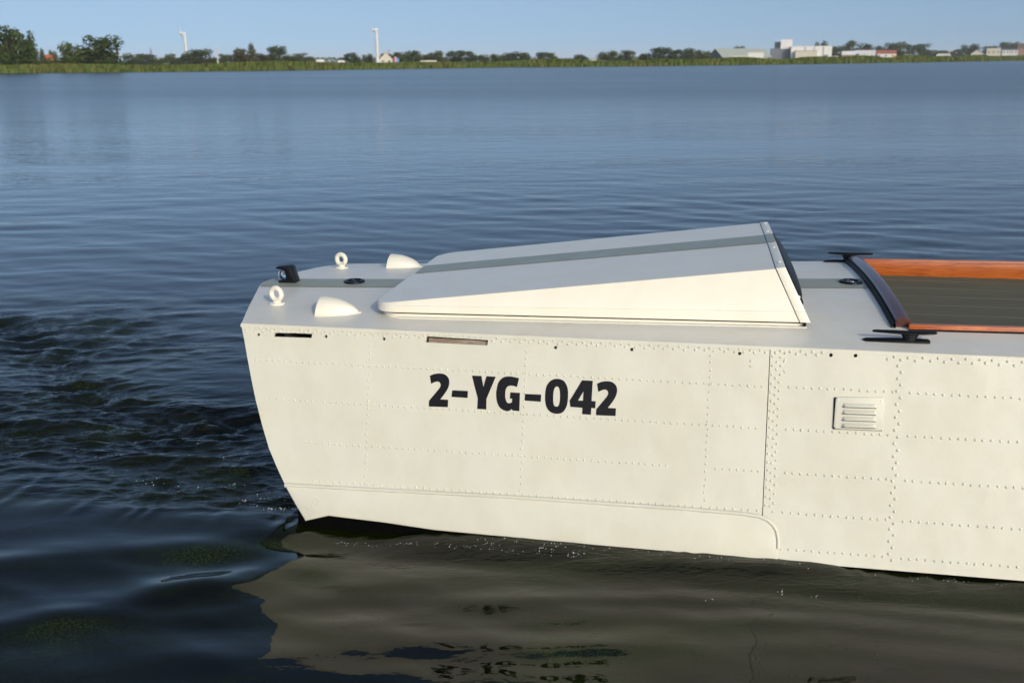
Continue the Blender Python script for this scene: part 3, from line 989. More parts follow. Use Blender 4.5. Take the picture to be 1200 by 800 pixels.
zig(RA, -2.09, 0.335, 0.876, 0.0055, 0.0215, 0.0059, skip=[(-1.21, -0.90)])
row(RA, -1.19, -0.92, 0.884, 0.884, 0.028, 0.0048)
row(RA, -2.035, 0.32, 0.735, 0.729, 0.0305, R1)
row(RA, -1.955, 0.32, 0.559, 0.552, 0.0305, R1)
row(RA, -1.776, 0.325, 0.369, 0.369, 0.0305, R1, skip=[(-0.06, 0.12)])
row(RA, -1.725, 0.325, 0.194, 0.203, 0.0335, R1)
for u, z0, z1 in ((-1.470, 0.82, 0.10), (-0.731, 0.83, 0.20), (0.090, 0.848, 0.215)):
    col(RA, u, z0, z1, 0.031, R1)
for z in (0.26, 0.25):
    RA.add(-0.727, z - 0.08, R1)
RA.add(0.262, 0.835, R1)
RA.add(0.262, 0.812, R1)
for u, z in ((-1.71, .118), (-1.692, .108), (-1.718, .098), (-1.70, .09), (-1.726, .08), (-1.745, .072)):
    RA.add(u, z, 0.0048, 0.0085)
zig(RB, 0.365, 0.58, 0.878, 0.0055, 0.0225, 0.0068, 0.0012)
zig(RB, 0.83, UEND, 0.8735, 0.0065, 0.0275, R2, 0.0012)
for du, ph in ((0.013, 0), (0.030, .5), (0.047, 0)):
    col(RB, SEAM + du, 0.855 - ph * 0.036, 0.195 if du > .02 else .2, 0.0365, 0.0059, 0.0012)
for z in (.846, .838, .80, .795):
    RB.add(SEAM + 0.062 + j(.003), z, 0.005, .0012)
ZZ = [(0.882, 0.84)]
k, z = 0, 0.842
while z > 0.03:
    RB.add(0.880 + (0.0075 if k % 2 else -0.0075) + j(.001), z, R2, 0.0012)
    z -= 0.026 * random.uniform(.93, 1.07)
    k += 1
for z in (0.733, 0.555, 0.371, 0.203, 0.049):
    row(RB, 0.428, 0.862, z, z, 0.0325, 0.0061, 0.0012)
    row(RB, 0.925, UEND - 0.02, z, z + .004, 0.0335, 0.0061, 0.0012)
for o, rv in ((side1, RA), (side2, RB)):
    q = pymesh("rivets", rv.v, rv.f, M_HULL, o, smooth=True)
    q["kind"] = "stuff"

# registration mark -------------------------------------------------
NAMES = {"2a": "registration_digit", "2b": "registration_digit", "0": "registration_digit", "4": "registration_digit",
         "d1": "registration_hyphen", "d2": "registration_hyphen", "Y": "registration_letter", "G": "registration_letter"}
for key, loops in GLYPHS:
    plate(NAMES[key], loops[0], loops[1:], 0.0012, 0.0011, M_LETTER, boat)

# weathered wood bar seen in the second slot, with a dark gap round it
bm = bmesh.new()
add_prism(bm, [(0.8475, -0.013), (0.869, -0.013), (0.871, -0.034), (0.8475, -0.034)],
          lambda a, b_: S(-1.1945, a + .0022, b_), lambda a, b_: S(-0.9165, a - 0.0005, b_))
from_bm("wood_bar", bm, M_OLDWOOD, boat, bevel=0.003)

# louvred vent ------------------------------------------------------
vent = plate("vent_grille", [(0.627, 0.569), (0.812, 0.572), (0.819, 0.579), (0.8225, 0.702), (0.816, 0.7085), (0.631, 0.7015), (0.623, 0.694), (0.6195, 0.577)][::-1], [], 0.0125, 0.008, M_HULL, boat, 0.0025)
plate("gasket", [(0.617, 0.567), (0.818, 0.570), (0.8205, 0.705), (0.616, 0.699)][::-1], [], 0.0045, 0.004, M_RUBBER, vent)
louv = None
for k in range(4):
    zc = 0.672 - 0.0275 * k
    if louv is None:
        bm = bmesh.new()
        a = [S(0.649, zc - .010, .0127), S(0.793, zc - .007, .0127), S(0.786, zc + .010, .0127), S(0.656, zc + .007, .0127)]
        tp = [S(0.661, zc - .0095, .0265), S(0.781, zc - .0065, .0265), S(0.779, zc - .002, .0255), S(0.663, zc - .005, .0255)]
        va_ = [bm.verts.new(p) for p in a]
        vt_ = [bm.verts.new(p) for p in tp]
        bm.faces.new(vt_)
        for i in range(4):
            bm.faces.new((va_[i], va_[(i + 1) % 4], vt_[(i + 1) % 4], vt_[i]))
        louv = from_bm("louvre", bm, M_HULL, vent, smooth=True, bevel=0.0015, ang=20)
        z0 = zc
        bm = bmesh.new()
        sl = [bm.verts.new(p) for p in (S(0.651, zc - .0135, .0132), S(0.791, zc - .0105, .0132), S(0.789, zc - .0095, .0132), S(0.653, zc - .0125, .0132), S(0.656, zc - .0095, .0255), S(0.786, zc - .0065, .0255))]
        bm.faces.new((sl[0], sl[1], sl[5], sl[4]))
        slot = from_bm("slot_shade", bm, M_JOINT_SHADE, vent)  # dark face that paints in the shade under the louvre
    else:
        o = slot.copy()
        C.objects.link(o)
        o.location = ES * ((zc - z0) / ES.z)
        o = louv.copy()
        C.objects.link(o)
        o.location = ES * ((zc - z0) / ES.z)
for u, z in ((0.633, 0.690), (0.809, 0.695), (0.806, 0.585), (0.631, 0.582)):
    bm = bmesh.new()
    add_cyl(bm, (0, 0, 0), 0.0036, 0.0030, 0.0022, 12)
    o = from_bm("screw", bm, M_STEEL, vent, smooth=True)
    o.location = S(u, z, 0.0132)
    o.rotation_euler = NRM.to_track_quat("Z", "Y").to_euler()

# deck stripe -------------------------------------------------------
SN = [(-2.282, 4.922), (-1.575, 4.984), (0.884, 5.256)]
SF = [(-2.314, 5.118), (-1.552, 5.195), (0.884, 5.490)]
vs_, fs_ = [], []
ul = np.linspace(0, 1, 40)
for q in ul:
    un, uf = -2.288 + q * (0.884 + 2.288), -2.314 + q * (0.884 + 2.314)
    for jx in range(5):
        f = jx / 4
        u = un + (uf - un) * f
        if q == 0:
            u = [-2.300, -2.314, -2.322, -2.322, -2.311][jx]
        v = lerp(SN, un) + (lerp(SF, uf) - lerp(SN, un)) * f
        vs_.append(D(u, v, 0.003))
for i in range(len(ul) - 1):
    for jx in range(4):
        p = i * 5 + jx
        fs_.append((p, p + 5, p + 6, p + 1))
pymesh("deck_stripe", vs_, fs_, M_STRIPE, boat, smooth=True)

# hood --------------------------------------------------------------
UL = -1.512


def h_zb(u):
    return 0.9445 + 0.0035 * (u + 1.43)


def h_zf(u):
    return 0.975 + 0.0125 * (u + 1.43)


def h_zc(u):
    return 1.0035 + 0.1093 * (u + 1.305)


def section(u0, inset_n=0.0, inset_f=0.0, off=0.0, drop=0.0):
    """Hood cross-section; u0 is where the near crease is, and lower points lean toward the cockpit at that end."""
    q = (u0 - UL) / (0.406 - UL)
    lean = 0.122 * max(0.0, (u0 + 0.9) / 1.306) ** 1.0
    ub = u0 + lean
    vbn = 4.443 + 0.0455 * (ub + 1.43)
    vcn = 4.452 + 0.0655 * (u0 + 1.435)
    vcf = 5.765 + 0.078 * (u0 + 1.45)
    vbf = vcf + 0.012 + 0.03 * q
    zb, zf, zc = h_zb(ub), h_zf(ub), h_zc(u0)
    zf = min(zf, zc - 0.010)
    uf = u0 + lean * (zc - zf) / max(1e-4, zc - zb)
    P = [(ub, vbn - off + inset_n, zb), (uf, vbn - off + inset_n, zf), (uf - 0.001, vbn - off + inset_n + 0.004, zf + 0.0025), (u0, vcn - off * .6 + inset_n, zc + off)]
    for f in (0.018, 0.1, 0.2, 0.3, 0.4, 0.5, 0.6, 0.7, 0.8, 0.9, 0.982):
        P.append((u0, vcn + inset_n + (vcf - inset_f - vcn - inset_n) * f, zc + off + 0.006 * q * 4 * f * (1 - f)))
    P += [(u0, vcf + off * .6 - inset_f, zc + off), (uf - 0.001, vbf + off - inset_f - 0.004, zf + 0.0025), (uf, vbf + off - inset_f, zf), (ub, vbf + off - inset_f, zb)]
    return [Vector(p) for p in P]


secs = []
RAD = 0.11
for k in range(8):
    a = PI / 2 * k / 7
    u0 = UL + RAD * (1 - math.cos(a))
    ins = RAD * (1 - math.sin(a))
    secs.append(section(u0, ins, ins))
for u0 in np.linspace(UL + RAD, 0.362, 22)[1:]:
    secs.append(section(float(u0)))
bm = bmesh.new()
rows = [[bm.verts.new(B(*p)) for p in s] for s in secs]
for a, b_ in zip(rows, rows[1:]):
    for i in range(len(a) - 1):
        bm.faces.new((a[i], a[i + 1], b_[i + 1], b_[i]))
bm.faces.new(rows[0])
bmesh.ops.remove_doubles(bm, verts=bm.verts, dist=1e-5)
bmesh.ops.recalc_face_normals(bm, faces=bm.faces)
es = [e for e in bm.edges if len(e.link_faces) == 2 and e.calc_face_angle(0) > math.radians(14)
      and not (e.verts[0].co.x < UL + .2 and abs(e.verts[0].co.x - e.verts[1].co.x) < 1e-4 and abs(e.verts[0].co.y - e.verts[1].co.y) < 1e-4)]
bmesh.ops.bevel(bm, geom=es, offset=0.006, segments=3, affect="EDGES", profile=0.5, clamp_overlap=True)
hood = from_bm("hood", bm, M_HOOD, boat, smooth=True)
hood["label"] = "sloping cream hatch hood with grey-green top stripe"


def hood_strip(name, ua, ub, off, m, parent, bev=0.0):
    bm = bmesh.new()
    rr = [[bm.verts.new(B(*p)) for p in section(u, off=off)] for u in (ua, (ua + ub) / 2, ub)]
    for a, b_ in zip(rr, rr[1:]):
        for i in range(len(a) - 1):
            bm.faces.new((a[i], a[i + 1], b_[i + 1], b_[i]))
    # inner return edges so the frame has thickness
    for r_, u in ((rr[0], ua), (rr[-1], ub)):
        inn = [bm.verts.new(B(*p)) for p in section(u, off=off - 0.009)]
        for i in range(len(inn) - 1):
            bm.faces.new((r_[i], r_[i + 1], inn[i + 1], inn[i]))
    return from_bm(name, bm, m, parent, smooth=True, bevel=bev)


hood_strip("joint_strip", 0.358, 0.372, -0.004, M_JOINT_SHADE, hood)
frame = hood_strip("end_frame", 0.3655, 0.408, 0.0035, M_HOOD, hood, 0.002)
# stripe over hood top and over the frame


def top_patch(name, ua, ub, dz, parent, n=16):
    vs_, fs_ = [], []
    for k in range(n + 1):
        u0 = ua + (ub - ua) * k / n
        vn = 5.150 + 0.0275 * (u0 + 1.55) + 0.0
        vf = vn + 0.215 + 0.0155 * (u0 + 1.55)
        zc = h_zc(u0)
        q = (u0 - UL) / (0.406 - UL)
        vcn = 4.452 + 0.0655 * (u0 + 1.435)
        vcf = 5.765 + 0.078 * (u0 + 1.45)
        for i in range(4):
            v = vn + (vf - vn) * i / 3
            f = (v - vcn) / (vcf - vcn)
            vs_.append(B(u0, v, zc + dz + 0.006 * q * 4 * f * (1 - f)))
    for k in range(n):
        for i in range(3):
            p = k * 4 + i
            fs_.append((p, p + 4, p + 5, p + 1))
    return pymesh(name, vs_, fs_, M_STRIPEH, parent, smooth=True)


top_patch("hood_stripe", UL + 0.012, 0.360, 0.0022, hood)
top_patch("hood_stripe", 0.3675, 0.4065, 0.0055, hood, 2)
# frame screws
for u, v, z, nrm in ((0.386, 4.68, None, 0), (0.386, 5.06, None, 0), (0.386, 5.55, None, 0), (0.386, 5.82, None, 0), (0.470, 4.553, 1.062, 1)):
    bm = bmesh.new()
    add_cyl(bm, (0, 0, 0), 0.0095, 0.0075, 0.0035, 14)
    o = from_bm("screw", bm, M_HOOD, hood, smooth=True)
    if nrm == 0:
        o.location = B(u, v, h_zc(u) + 0.010)
        o.rotation_euler = (0, -0.11, 0)
    else:
        o.location = B(u, v - 0.003, z)
        o.rotation_euler = (PI / 2, 0, 0)
# end panel with the dark opening
e0 = section(0.404)
pts = [B(p.x, p.y, p.z) for p in e0]
bm = bmesh.new()
bm.faces.new([bm.verts.new(p + Vector((-0.004, 0, 0))) for p in pts])
from_bm("end_panel", bm, M_HOOD, hood)
za, zb_ = h_zc(0.404), h_zb(0.528)
ctr = B((0.404 + 0.526) / 2, 5.23, (za + zb_) / 2)
axv = Vector((0, 1, 0))
axz = Vector((0.404 - 0.526, 0, za - zb_)).normalized()
nrm_e = axv.cross(axz).normalized()
if nrm_e.x < 0:
    nrm_e = -nrm_e
hl = math.hypot(za - zb_, 0.122) / 2


def opening(s, off):
    out = []
    for k in range(48):
        a = 2 * PI * k / 48
        ca, sa = math.cos(a), math.sin(a)
        e = 0.55
        out.append(ctr + axv * (0.60 * s * math.copysign(abs(ca) ** e, ca)) + axz * (hl * 0.80 * s * math.copysign(abs(sa) ** e, sa)) + nrm_e * off)
    return out


lo = [opening(1.03, 0.0), opening(1.03, 0.007), opening(0.99, 0.011), opening(0.93, 0.008), opening(0.93, 0.002)]
vs_ = [p for l in lo for p in l]
fs_ = [(r_ * 48 + k, r_ * 48 + (k + 1) % 48, (r_ + 1) * 48 + (k + 1) % 48, (r_ + 1) * 48 + k) for r_ in range(4) for k in range(48)]
win = pymesh("opening_seal", vs_, fs_, M_RUBBER, hood, smooth=True)
vs_, fs_ = [], []
for r_ in range(8):
    s_ = 0.94 * (1 - r_ / 8)
    vs_ += opening(s_, 0.004 + 0.030 * math.sqrt(max(0, 1 - (s_ / 0.95) ** 2)))
vs_.append(ctr + nrm_e * 0.034)
fs_ = [(r_ * 48 + k, r_ * 48 + (k + 1) % 48, (r_ + 1) * 48 + (k + 1) % 48, (r_ + 1) * 48 + k) for r_ in range(7) for k in range(48)]
fs_ += [(7 * 48 + k, 7 * 48 + (k + 1) % 48, 8 * 48) for k in range(48)]
pymesh("opening_shade", vs_, fs_, M_OPENING_SHADE, win, smooth=True)  # closed black dome painted as the opening's dark interior, no glass there
# coaming the hood sits on, and its foot
loopc = []
for k in range(25):
    u = 0.515 + (UL + 0.13 - 0.515) * k / 24
    loopc.append((u, 4.443 + 0.0455 * (u + 1.43) + 0.016))
for k in range(1, 7):
    a = PI / 2 * k / 7
    loopc.append((UL + 0.13 - 0.11 * math.sin(a), 4.443 + 0.016 + 0.11 * (1 - math.cos(a))))
loopc.append((UL + 0.02, 4.58))
loopc += [(UL + 0.02, 5.65), (UL + 0.05, 5.72), (UL + 0.13, 5.755), (0.515, 5.92)]


def ring_wall(name, loop, z_of, m, parent, inner=0.02):
    cx = sum(p[0] for p in loop) / len(loop)
    cy = sum(p[1] for p in loop) / len(loop)
    n = len(loop)
    vs_ = [B(u, v, zdeck(u, v) - 0.01) for u, v in loop] + [B(u, v, z_of(u)) for u, v in loop]
    vs_ += [B(u + (inner if u < cx else -inner) * .5, v + (inner if v < cy else -inner), z_of(u)) for u, v in loop]
    fs_ = []
    for r_ in range(2):
        for i in range(n):
            fs_.append((r_ * n + i, r_ * n + (i + 1) % n, (r_ + 1) * n + (i + 1) % n, (r_ + 1) * n + i))
    return pymesh(name, vs_, fs_, m, parent, smooth=True)


ring_wall("hood_coaming", loopc, lambda u: h_zb(u) - 0.010, M_HOOD, hood)
seal_loop = [(u, v + (0.010 if v < 5 else -0.010)) for u, v in loopc]
ring_wall("hood_seal", seal_loop, lambda u: h_zb(u) + 0.004, M_RUBBER, hood)
foot = [(u, v - 0.016) for u, v in loopc[:25]]
vs_, fs_ = [], []
for u, v in foot:
    vs_ += [D(u, v, -0.002), D(u, v, 0.0045), D(u, v + 0.030, 0.0065)]
for i in range(len(foot) - 1):
    for k in range(2):
        p = i * 3 + k
        fs_.append((p, p + 1, p + 4, p + 3))
pymesh("coaming_foot", vs_, fs_, M_DECK, hood, smooth=True)
bm = bmesh.new()
add_cyl(bm, B(0.505, 4.536, 0.940), 0.008, 0.008, 0.012, 12, "Y")
from_bm("hinge_pin", bm, M_BLACKP, hood, smooth=True)


# lifting eyes ------------------------------------------------------
def lifting_eye(u, v, label):
    z = zdeck(u, v)
    bm = bmesh.new()
    add_cyl(bm, B(u, v, z + 0.003), 0.040, 0.038, 0.008, 28)
    add_cyl(bm, B(u, v, z + 0.013), 0.026, 0.014, 0.014, 24)
    mt = Matrix.Translation(B(u, v, z + 0.052)) @ Matrix.Rotation(math.radians(-14), 4, "Z") @ Matrix.Rotation(PI / 2, 4, "X")
    add_torus(bm, mt, 0.0295, 0.0135, 36, 14)
    o = from_bm("lifting_eye", bm, M_HOOD, boat, smooth=True)
    o["label"] = label
    return o


lifting_eye(-2.066, 4.60, "white ring eye on the near stern corner of the deck")
lifting_eye(-2.064, 5.545, "white ring eye on the far stern corner of the deck")


# clamshell scoops --------------------------------------------------
def scoop(u0, u1, vc, R, label):
    bm = bmesh.new()
    n, k = 14, 18
    rows = []
    for i in range(n + 1):
        s = i / n * 0.985
        r_ = R * (1 - s ** 2.1) ** 0.72
        u = u0 + (u1 - u0) * s
        base = zdeck(u, vc)
        rows.append([bm.verts.new(B(u + 0.012 * math.sin(PI * q / k) * (1 - s), vc - r_ * math.cos(PI * q / k), base - 0.006 + (r_ * 1.02 + 0.004) * math.sin(PI * q / k))) for q in range(k + 1)])
    for a, b_ in zip(rows, rows[1:]):
        for q in range(k):
            bm.faces.new((a[q], a[q + 1], b_[q + 1], b_[q]))
    bm.faces.new(rows[-1])
    # mouth facing astern: lip, then dark-side inner wall
    inn = [bm.verts.new(v_.co + (Vector((0.0, 0, 0)) + (rows[0][9].co.lerp(rows[0][0].co.lerp(rows[0][-1].co, .5), 1) - v_.co) * 0.06)) for v_ in rows[0]]
    back = [bm.verts.new(v_.co + Vector((0.05, 0, 0))) for v_ in inn]
    for q in range(k):
        bm.faces.new((rows[0][q], rows[0][q + 1], inn[q + 1], inn[q]))
        bm.faces.new((inn[q], inn[q + 1], back[q + 1], back[q]))
    bm.faces.new(back)
    o = from_bm("air_scoop", bm, M_HOOD, boat, smooth=True)
    o["label"] = label
    bm = bmesh.new()
    vs = []
    for i in range(24):
        a = 2 * PI * i / 24
        um, du = (u0 + u1) / 2, (u1 - u0) / 2
        x = math.cos(a)
        u = um + (du + .010) * x
        w_ = (R + 0.010) * (1 - max(0, (x + 1) / 2) ** 2.2 * 0.93) if x > -0.98 else R + .008
        vs.append((u, vc + w_ * (1 if math.sin(a) >= 0 else -1) * min(1, abs(math.sin(a)) * 3 if x < 0 else 1)))
    lowv = [bm.verts.new(D(u, v, -0.001)) for u, v in vs]
    topv = [bm.verts.new(D(u, v, 0.004)) for u, v in vs]
    for i in range(24):
        bm.faces.new((lowv[i], lowv[(i + 1) % 24], topv[(i + 1) % 24], topv[i]))
    bm.faces.new(topv)
    from_bm("scoop_flange", bm, M_HOOD, o)
    return o


scoop(-1.803, -1.600, 4.512, 0.076, "white clamshell scoop beside the near ring eye")
scoop(-1.800, -1.600, 5.650, 0.076, "white clamshell scoop on the far deck edge")


# black deck fillers ------------------------------------------------
def filler(u, v, r_):
    z = zdeck(u, v) + 0.003
    bm = bmesh.new()
    add_torus(bm, Matrix.Translation(B(u, v, z + 0.003)) @ Matrix.Diagonal((1, 1, 0.7, 1)), r_ - 0.012, 0.012, 36, 10)
    o = from_bm("deck_filler", bm, M_BLACKP, boat, smooth=True)
    bm = bmesh.new()
    add_cyl(bm, B(u, v, z - 0.0005), r_ - 0.016, r_ - 0.019, 0.006, 28)
    add_cyl(bm, B(u + .006, v - .004, z + 0.004), 0.015, 0.012, 0.006, 20)
    from_bm("filler_cap", bm, M_STEEL if u > 0 else M_BLACKP, o, smooth=True)


filler(-1.822, 5.082, 0.058)
filler(0.817, 5.378, 0.060)

# stern light -------------------------------------------------------
prof = [(-2.236, 0.928), (-2.134, 0.928), (-2.138, 0.945), (-2.158, 1.018), (-2.168, 1.027), (-2.182, 1.030), (-2.236, 1.026), (-2.246, 1.022), (-2.247, 1.015), (-2.206, 1.008), (-2.194, 1.0), (-2.191, 0.962), (-2.200, 0.953), (-2.236, 0.948)]
bm = bmesh.new()
add_prism(bm, prof, lambda a, b_: B(a, 5.015, b_), lambda a, b_: B(a, 5.085, b_))
lamp = from_bm("stern_light", bm, M_BLACKP, boat, smooth=True, bevel=0.004, ang=28)
bm = bmesh.new()
bmesh.ops.create_uvsphere(bm, u_segments=20, v_segments=12, radius=1.0)
bmesh.ops.transform(bm, matrix=Matrix.Translation(B(-2.220, 5.045, 0.980)) @ Matrix.Diagonal((0.022, 0.036, 0.029, 1)), verts=bm.verts)
from_bm("lamp_lens", bm, M_LENS, lamp, smooth=True)


# cleats ------------------------------------------------------------
def cleat(ub0, ub1, ut0, ut1, un0, un1, v, zb, zt, label, sgn=1):
    bm = bmesh.new()

    def bar(stations):
        rr = []
        for (u, zc, hz, hv) in stations:
            r_ = []
            for k in range(10):
                a = 2 * PI * k / 10 + PI / 10
                r_.append(bm.verts.new(B(u, v + hv * math.cos(a), zc + hz * math.sin(a))))
            rr.append(r_)
        for a, b_ in zip(rr, rr[1:]):
            for k in range(10):
                bm.faces.new((a[k], a[(k + 1) % 10], b_[(k + 1) % 10], b_[k]))
        bm.faces.new(rr[0])
        bm.faces.new(rr[-1])

    bar([(ub0, zb + .006, .005, .010), (ub0 + .012, zb + .007, .009, .018), ((ub0 + ub1) / 2, zb + .009, .012, .022), (un1, zb + .010, .012, .022), (ub1 - .008, zb + .009, .0115, .020), (ub1, zb + .008, .008, .015)])
    zm = (zb + zt) / 2
    bar([(ut0, zt, .0035, .007), (ut0 + .012, zt + .0005, .006, .011), (un0 - .03, zt - .001, .0082, .015), ((un0 + un1) / 2, zt - .003, .0095, .017), (un1 + .03, zt - .001, .0082, .015), (ut1 - .012, zt + .0005, .0072, .012), (ut1, zt + .001, .004, .007)])
    # waisted neck
    rr = []
    for s, (wd, hv, z) in enumerate(((1.7, .020, zb + .012), (1.0, .016, zb + .022), (0.95, .014, zm), (1.3, .014, zt - .008), (2.0, .014, zt - .003))):
        um, hw = (un0 + un1) / 2, (un1 - un0) / 2 * wd
        rr.append([bm.verts.new(B(um + hw * math.cos(2 * PI * k / 14), v + hv * math.sin(2 * PI * k / 14), z)) for k in range(14)])
    for a, b_ in zip(rr, rr[1:]):
        for k in range(14):
            bm.faces.new((a[k], a[(k + 1) % 14], b_[(k + 1) % 14], b_[k]))
    o = from_bm("cleat", bm, M_BLACKP, boat, smooth=True)
    o["label"] = label


cleat(0.742, 1.018, 0.778, 1.044, 0.905, 0.965, 4.408, 0.909, 0.957, "black horn cleat on the near side deck")
cleat(0.772, 0.925, 0.793, 1.054, 0.885, 0.945, 6.19, 0.910, 0.969, "black horn cleat on the far side deck")

# cockpit -----------------------------------------------------------
vs_, fs_ = [], []
NVC = 16
cap_prof = [(-.030, 0.0), (-.030, .030), (-.022, .040), (0.006, .046), (.028, .040), (.036, .028), (.036, -.05)]
for k in range(NVC + 1):
    v = 4.592 + (6.155 - 4.592) * k / NVC
    u = 0.936
    for du, dz in cap_prof:
        vs_.append(D(u + du, v, dz))
n = len(cap_prof)
for k in range(NVC):
    for i in range(n - 1):
        p = k * n + i
        fs_.append((p, p + 1, p + n + 1, p + n))
fs_.append(tuple(range(n)))
fs_.append(tuple(range(NVC * n, NVC * n + n)))
pymesh("cockpit_coaming", vs_, fs_, M_CAP, boat, smooth=True)
vs_, fs_ = [], []
for k in range(NVC + 1):
    v = 4.572 + (6.16 - 4.572) * k / NVC
    for du, dz in ((-.047, 0.0), (-.045, .014), (-.036, .022), (-.031, .020), (-.031, -.004)):
        vs_.append(D(0.936 + du, v, dz))
for k in range(NVC):
    for i in range(4):
        p = k * 5 + i
        fs_.append((p, p + 1, p + 6, p + 5))
pymesh("rubber_seal", vs_, fs_, M_RUBBER, boat, smooth=True)


def board(name, va, vb_, z0, z1, u0, label):
    """Longitudinal coaming board; va, vb_ give its near and far face."""
    bm = bmesh.new()
    ul = list(np.linspace(u0, UEND - 0.05, 12))
    rr = []
    for u in ul:
        rr.append([bm.verts.new(B(u, va(u), z0)), bm.verts.new(B(u, va(u), z1(u))), bm.verts.new(B(u, vb_(u), z1(u))), bm.verts.new(B(u, vb_(u), z0))])
    for a, b_ in zip(rr, rr[1:]):
        for i in range(4):
            bm.faces.new((a[i], a[(i + 1) % 4], b_[(i + 1) % 4], b_[i]))
    bm.faces.new(rr[0])
    bm.faces.new(rr[-1])
    o = from_bm(name, bm, M_WOOD, boat, smooth=True, bevel=0.004)
    o["label"] = label


vfb = lambda u: 6.215 + 0.02 * (u - 1.4)
board("coaming_board", vfb, lambda u: vfb(u) + .028, 0.80, lambda u: 0.938 + 0.006 * (u - 1.4), 0.955, "varnished orange board along the far cockpit edge")
vnb = lambda u: 4.553 + 0.034 * (u - 0.92)
board("coaming_board", vnb, lambda u: vnb(u) + .028, 0.80, lambda u: 0.9545 + 0.004 * (u - 0.92), 0.958, "varnished orange board along the near cockpit edge")
vs_, fs_ = [], []
for u in np.linspace(0.958, UEND - .05, 12):
    vs_ += [D(u, vnb(u) - .010, -0.002), D(u, vnb(u) - .010, 0.004), D(u, vnb(u) + .002, 0.006)]
for i in range(11):
    for k in range(2):
        p = i * 3 + k
        fs_.append((p, p + 1, p + 4, p + 3))
pymesh("rubber_seal", vs_, fs_, M_RUBBER, boat)
# grey planking with olive caulk lines
v0, v1 = 4.617, 6.297
NP = 8
for k in range(NP):
    a = v0 + (v1 - v0) * k / NP
    b_ = min(6.225, v0 + (v1 - v0) * (k + 1) / NP)
    bm = bmesh.new()
    add_box(bm, B((0.96 + UEND - .05) / 2, (a + b_) / 2, 0.828), (UEND - .05 - 0.96, b_ - a - 0.008, 0.02))
    from_bm("plank", bm, M_PLANK, boat, bevel=0.001)
    if k:
        bm = bmesh.new()
        add_box(bm, B((0.96 + UEND - .05) / 2, a, 0.827), (UEND - .05 - 0.96, 0.006, 0.0205))
        from_bm("caulk_line", bm, M_CAULK, boat)

# ------------------------------------------------------------------ far bank
SH = [(-2600.0, 330.0), (-900.0, 250.0), (-400.0, 226.0), (-180.0, 225.0)] + SHORE + [(520.0, 850.0), (1100.0, 1200.0), (3000.0, 2200.0)]


def shore_y(x):
    return float(np.interp(x, [p[0] for p in SH], [p[1] for p in SH]))


def land_z(x, y):
    d = y - shore_y(x)
    if d < 0:
        return -0.6
    base = 0.35 + 0.6 * min(1.0, d / 25.0)
    return base + max(0.0, math.hypot(x, y) - 820) * 0.0052 * min(1.0, max(0, x) / 300.0) * (1 if math.hypot(x, y) < 2200 else 2200 / math.hypot(x, y))


gx = np.concatenate([np.linspace(-7400, -700, 14), np.linspace(-600, 1400, 90), np.linspace(1500, 7400, 14)])
gd = np.array([-6, 0, 2, 6, 15, 30, 60, 120, 200, 300, 420, 560, 720, 900, 1200, 1800, 3000, 4500])
vv_, ff_ = [], []
for x in gx:
    s = shore_y(x)
    for d in gd:
        y = s + d
        vv_.append((x, y, land_z(x, y) if d > 0 else -0.6 if d < 0 else 0.05))
n = len(gd)
for i in range(len(gx) - 1):
    for k in range(n - 1):
        p = i * n + k
        ff_.append((p, p + n, p + n + 1, p + 1))
M_LAND = mat("meadow_grass", (0.10, 0.13, 0.03), 0.9, spec=0.1)
t, N, L, b = nodes(M_LAND)
nn = noise(t, 0.04, 6, 0.6, coords(t, "Object"))
L.new(ramp(t, nn.outputs["Fac"], [(0.3, (0.06, 0.085, 0.022)), (0.55, (0.11, 0.14, 0.03)), (0.75, (0.17, 0.16, 0.05))]), b.inputs["Base Color"])
o = pymesh("ground", vv_, ff_, M_LAND)
o["kind"] = "structure"


def leaf_mat(name, cols, rough=0.75):
    m = mat(name, cols[1], rough, spec=0.15)
    t, N, L, b = nodes(m)
    g = t.nodes.new("ShaderNodeNewGeometry")
    oi = t.nodes.new("ShaderNodeObjectInfo")
    L.new(ramp(t, g.outputs["Random Per Island"], [(0.0, cols[0]), (0.5, cols[1]), (1.0, cols[2])]), b.inputs["Base Color"])
    return m


# reeds: blades along the water's edge, joined
nb = 34000
seg = [(p, q) for p, q in zip(SH, SH[1:]) if p[0] > -300 and q[0] < 700]
lens = np.array([math.hypot(q[0] - p[0], q[1] - p[1]) / (0.5 * (math.hypot(*p) + math.hypot(*q))) for p, q in seg])
cum = np.cumsum(lens) / lens.sum()
pick = np.searchsorted(cum, rng.random(nb))
fr = rng.random(nb)
P0 = np.array([s[0] for s in seg])[pick]
P1 = np.array([s[1] for s in seg])[pick]
XY = P0 + (P1 - P0) * fr[:, None]
depth = rng.random(nb) ** 1.3 * 7.0
dist = np.hypot(XY[:, 0], XY[:, 1])
XY[:, 1] += depth * np.clip(dist / 300, 0.8, 2.0)
hh = (1.55 + 0.55 * rng.random(nb)) * (1 + 0.22 * np.sin(XY[:, 0] * 0.13) * np.sin(XY[:, 0] * 0.037 + 1)) * np.clip(dist / 330, 0.95, 1.5)
hh *= np.where(depth < 1.0, 0.55, 1.0)
ww = (0.16 + 0.22 * rng.random(nb)) * np.clip(dist / 280, 0.8, 2.2)
an = rng.uniform(-0.9, 0.9, nb)
ln = rng.normal(0, 0.22, nb)
cx_, sx_ = np.cos(an) * ww, np.sin(an) * ww
zb_ = np.zeros(nb)
q0 = np.stack([XY[:, 0] - cx_, XY[:, 1] - sx_, zb_ - 0.05], -1)
q1 = np.stack([XY[:, 0] + cx_, XY[:, 1] + sx_, zb_ - 0.05], -1)
q2 = np.stack([XY[:, 0] + cx_ * .5 + ln, XY[:, 1] + sx_, hh], -1)
